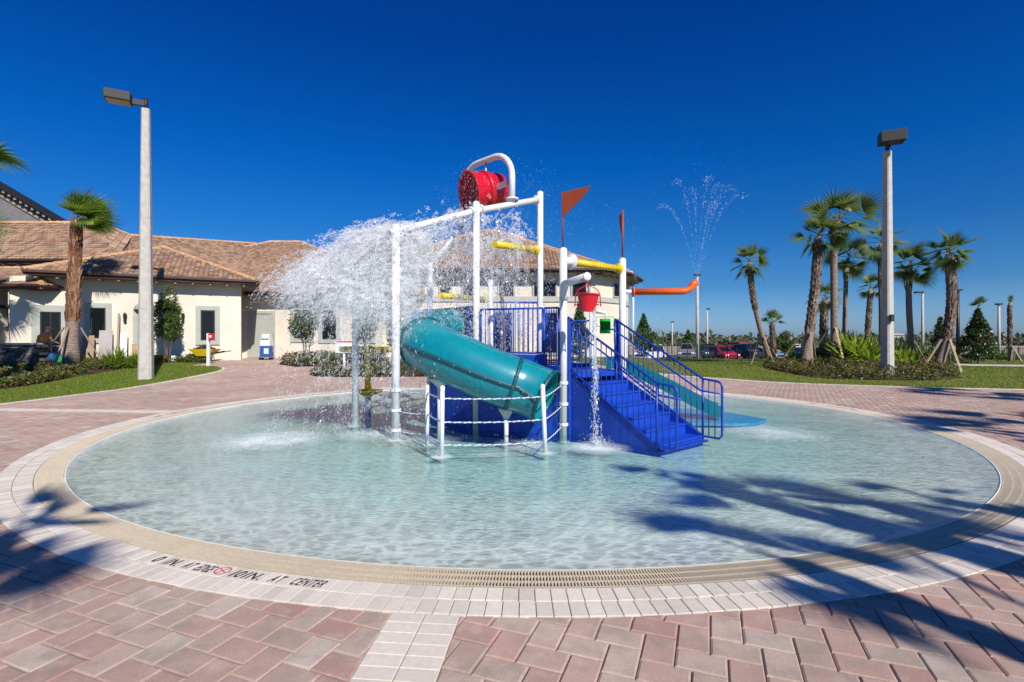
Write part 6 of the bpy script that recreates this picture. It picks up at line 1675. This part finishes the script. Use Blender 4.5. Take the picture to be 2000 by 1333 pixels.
for s in range(420):      # long veils that reach down past the posts
    p0 = V((-1.2, 8.8, 3.4)); v0 = V((rng.uniform(-3.6, -.2), rng.gauss(-.15, .4), rng.gauss(0, .5))); t0 = rng.uniform(.45, .84)
    strand(mb, p0, v0, t0, t0 + rng.uniform(.02, .08), 16, .022, .0052, rng, wob=.12, stretch=5)
tag(mb.build('splashing_water', M['splash']), 'big white sheet of water thrown left from the red dumping bucket and falling through the white posts', 'water', kind='stuff')
# thin torn films of water inside the thrown sheet
t = NT('water_film'); df = t.n('ShaderNodeBsdfDiffuse'); df.inputs[0].default_value = (.93, .95, .97, 1); tl = t.n('ShaderNodeBsdfTranslucent'); tl.inputs[0].default_value = (.93, .95, .97, 1)
m1 = t.n('ShaderNodeMixShader'); m1.inputs[0].default_value = .5; t.l(df.outputs[0], m1.inputs[1]); t.l(tl.outputs[0], m1.inputs[2])
g = t.n('ShaderNodeNewGeometry'); mp = t.n('ShaderNodeMapping'); mp.inputs['Rotation'].default_value = (0, R(-25), 0); mp.inputs['Scale'].default_value = (1, 3, 3.2); t.l(g.outputs['Position'], mp.inputs[0])
q1 = t.noise(5.5, 6, .72, vec=mp.outputs[0]); al = t.ramp(q1, [(.42, (0,) * 3), (.62, (.6,) * 3)]); ed = t.val()
mu = t.n('ShaderNodeMath', operation='MULTIPLY'); t.l(al, mu.inputs[0]); t.l(ed, mu.inputs[1])
tp = t.n('ShaderNodeBsdfTransparent'); m3 = t.n('ShaderNodeMixShader'); t.l(mu.outputs[0], m3.inputs[0]); t.l(tp.outputs[0], m3.inputs[1]); t.l(m1.outputs[0], m3.inputs[2]); M['film'] = t.fin(m3)
fb = MB()
for L_ in range(3):
    nu, nt_ = 46, 40; i0 = len(fb.v); yo = (L_ - 1) * .3; zo = rng.gauss(0, .06)
    for i in range(nu + 1):
        sp = i / nu
        for j in range(nt_ + 1):
            tt = .16 + .44 * j / nt_; v0 = V((-.4 - 4.6 * sp, -.15 + yo, -.6 + 1.5 * sp)); q = V((-1.2, 8.72 + yo * .6, 3.5 + zo)) + v0 * tt + GV * (.5 * tt * tt)
            q += noise.noise_vector(q * 2.3 + V((0, 0, L_ * 5))) * .22 * (.3 + tt) + noise.noise_vector(q * 7) * .05; fb.v.append(tuple(q))
    for i in range(nu):
        for j in range(nt_):
            e_ = min(1, 4 * (1 - j / nt_)) * min(1, j / 3 + .2) * min(1, 6 * (1 - i / nu), i / 8 + .1); k = i0 + i * (nt_ + 1) + j; fb.face((k, k + 1, k + nt_ + 2, k + nt_ + 1), e_, True)
sw_ = fb.build('water_film', M['film']); sw_.parent = bpy.data.objects['splashing_water']
mb = MB()      # loose drops flung around the bucket
for k in range(900):
    a = rndv(rng); p = V((-.2, 9.6, 3.9)) + V((a.x * 1.5, a.y * 1.0, a.z * 1.2)) ; drop(mb, p, rndv(rng), .008, rng.choice((.003, .004, .005)), rng)
for k in range(900): 
    a = rndv(rng); p = V((.6, 9.4, 3.0)) + V((a.x * 2.0, a.y * .8, a.z * 1.6)); drop(mb, p, rndv(rng), .007, rng.choice((.003, .004, .006)), rng)
for k in range(2200):
    p = V((rng.gauss(-1.6, 1.1), rng.gauss(8.9, .6), rng.uniform(0, 3.2))); drop(mb, p, V((0, 0, -1)), .012, rng.choice((.003, .004, .005)), rng)
for k in range(700):     # water frothing on the bucket rim and mouth
    an = rng.uniform(0, 6.28); ax_ = V((-.80, -.52, -.20)).normalized(); s_ = ax_.orthogonal().normalized(); s_.rotate(Matrix.Rotation(an, 3, ax_)); p = bc + ax_ * rng.uniform(.1, .42) + s_ * .39 * rng.random() ** .4; drop(mb, p, V((0, 0, -1)) + rndv(rng), .02, .008, rng)
tag(mb.build('water_drops', M['splash']), 'fine scattered drops flung around the red dumping bucket and posts', 'water', kind='stuff')
# stream from the small red bucket
mb = MB()
for s in range(13):
    p0 = pc + V((rng.gauss(.05, .025), rng.gauss(-.05, .02), .1)); v0 = V((rng.gauss(.07, .03), rng.gauss(-.02, .05), -.3))
    strand(mb, p0, v0, 0, .66, 110, .010, .008, rng, zmin=0, stretch=4, wob=.04)
for s in range(500):
    a = rng.uniform(0, 6.28); r_ = abs(rng.gauss(0, .13)); drop(mb, V((X(1166, 8.0) + math.cos(a) * r_, 8.0 + math.sin(a) * r_, abs(rng.gauss(0, .06)))), rndv(rng), .012, .006, rng)
for s in range(60): drop(mb, V((pc.x - .01 + rng.gauss(0, .008), pc.y, pc.z + rng.uniform(0, .3))), V((0, 0, -1)), .03, .008, rng)
tag(mb.build('bucket_stream', M['splash']), 'twisting stream of water falling from the small red bucket into the pool', 'water', kind='stuff')
# fan of jets from the orange tube
mb = MB()
for (px, py, sp_) in ((1300, 398, .03), (1328, 352, .04), (1350, 372, .05), (1385, 350, .05), (1404, 362, .06), (1425, 370, .06), (1440, 385, .05), (1395, 400, .04)):
    zt = Z(py, 9.65); h_ = zt - tip.z; vz = math.sqrt(2 * 9.81 * h_); tt = vz / 9.81; v0 = V(((X(px, 9.65) - tip.x) / tt, rng.gauss(0, .15), vz))
    strand(mb, tip, v0, .0, tt * .6, 70, .008, .004, rng, stretch=2); strand(mb, tip, v0, tt * .45, tt * 1.15, 90, sp_ * .9, .0052, rng, stretch=1.6)
for k in range(260): p = P(rng.gauss(1375, 48), rng.gauss(420, 70), 9.65); drop(mb, p, rndv(rng), .005, .004, rng)
tag(mb.build('water_jets', M['splash']), 'fan of thin water jets spraying up from the orange tube tip', 'water', kind='stuff')
mb = MB()
for k in range(5):
    a = up(P6, 3.0); strand(mb, a, V((1.0 + .15 * k, .1 * k, .4 - .1 * k)), .05, .5, 60, .012, .0035, rng, stretch=2)
tag(mb.build('water_arc', M['splash']), 'thin arcs of water falling right from the yellow spray bar', 'water', kind='stuff')
mb = MB()      # dripping curtain below the yellow tray
for k in range(70):
    a = rng.uniform(0, 6.28); p0 = up(yb, 1.42) + V((math.cos(a) * .61, math.sin(a) * .61, 0)); strand(mb, p0, V((math.cos(a) * .05, math.sin(a) * .05, -.1)), 0, .5, 14, .006, .0035, rng, stretch=3)
tag(mb.build('water_curtain', M['splash']), 'thin curtain of drips falling off the rim of the yellow tray', 'water', kind='stuff')
mb = MB()      # splash crowns where posts and streams meet the surface
for (cx_, cy_, rr, n_) in ((-3.9, 8.35, .9, 900), (-2.4, 8.9, .6, 500), (.2, 7.9, .5, 300), (4.55, 9.0, .9, 500), (-1.9, 8.44, .14, 160), (-2.98, 9.83, .14, 160), (-.98, 7.19, .1, 140), (.485, 7.42, .1, 100), (-5.2, 11.0, .7, 200)):
    for k in range(n_):
        a = rng.uniform(0, 6.28); r_ = rr * rng.random() ** .5; drop(mb, V((cx_ + math.cos(a) * r_, cy_ + math.sin(a) * r_, abs(rng.gauss(0, .035)))), rndv(rng), .01, rng.choice((.003, .004, .006)), rng)
tag(mb.build('surface_splashes', M['splash']), 'low white splashes where falling water hits the pool', 'water', kind='stuff')
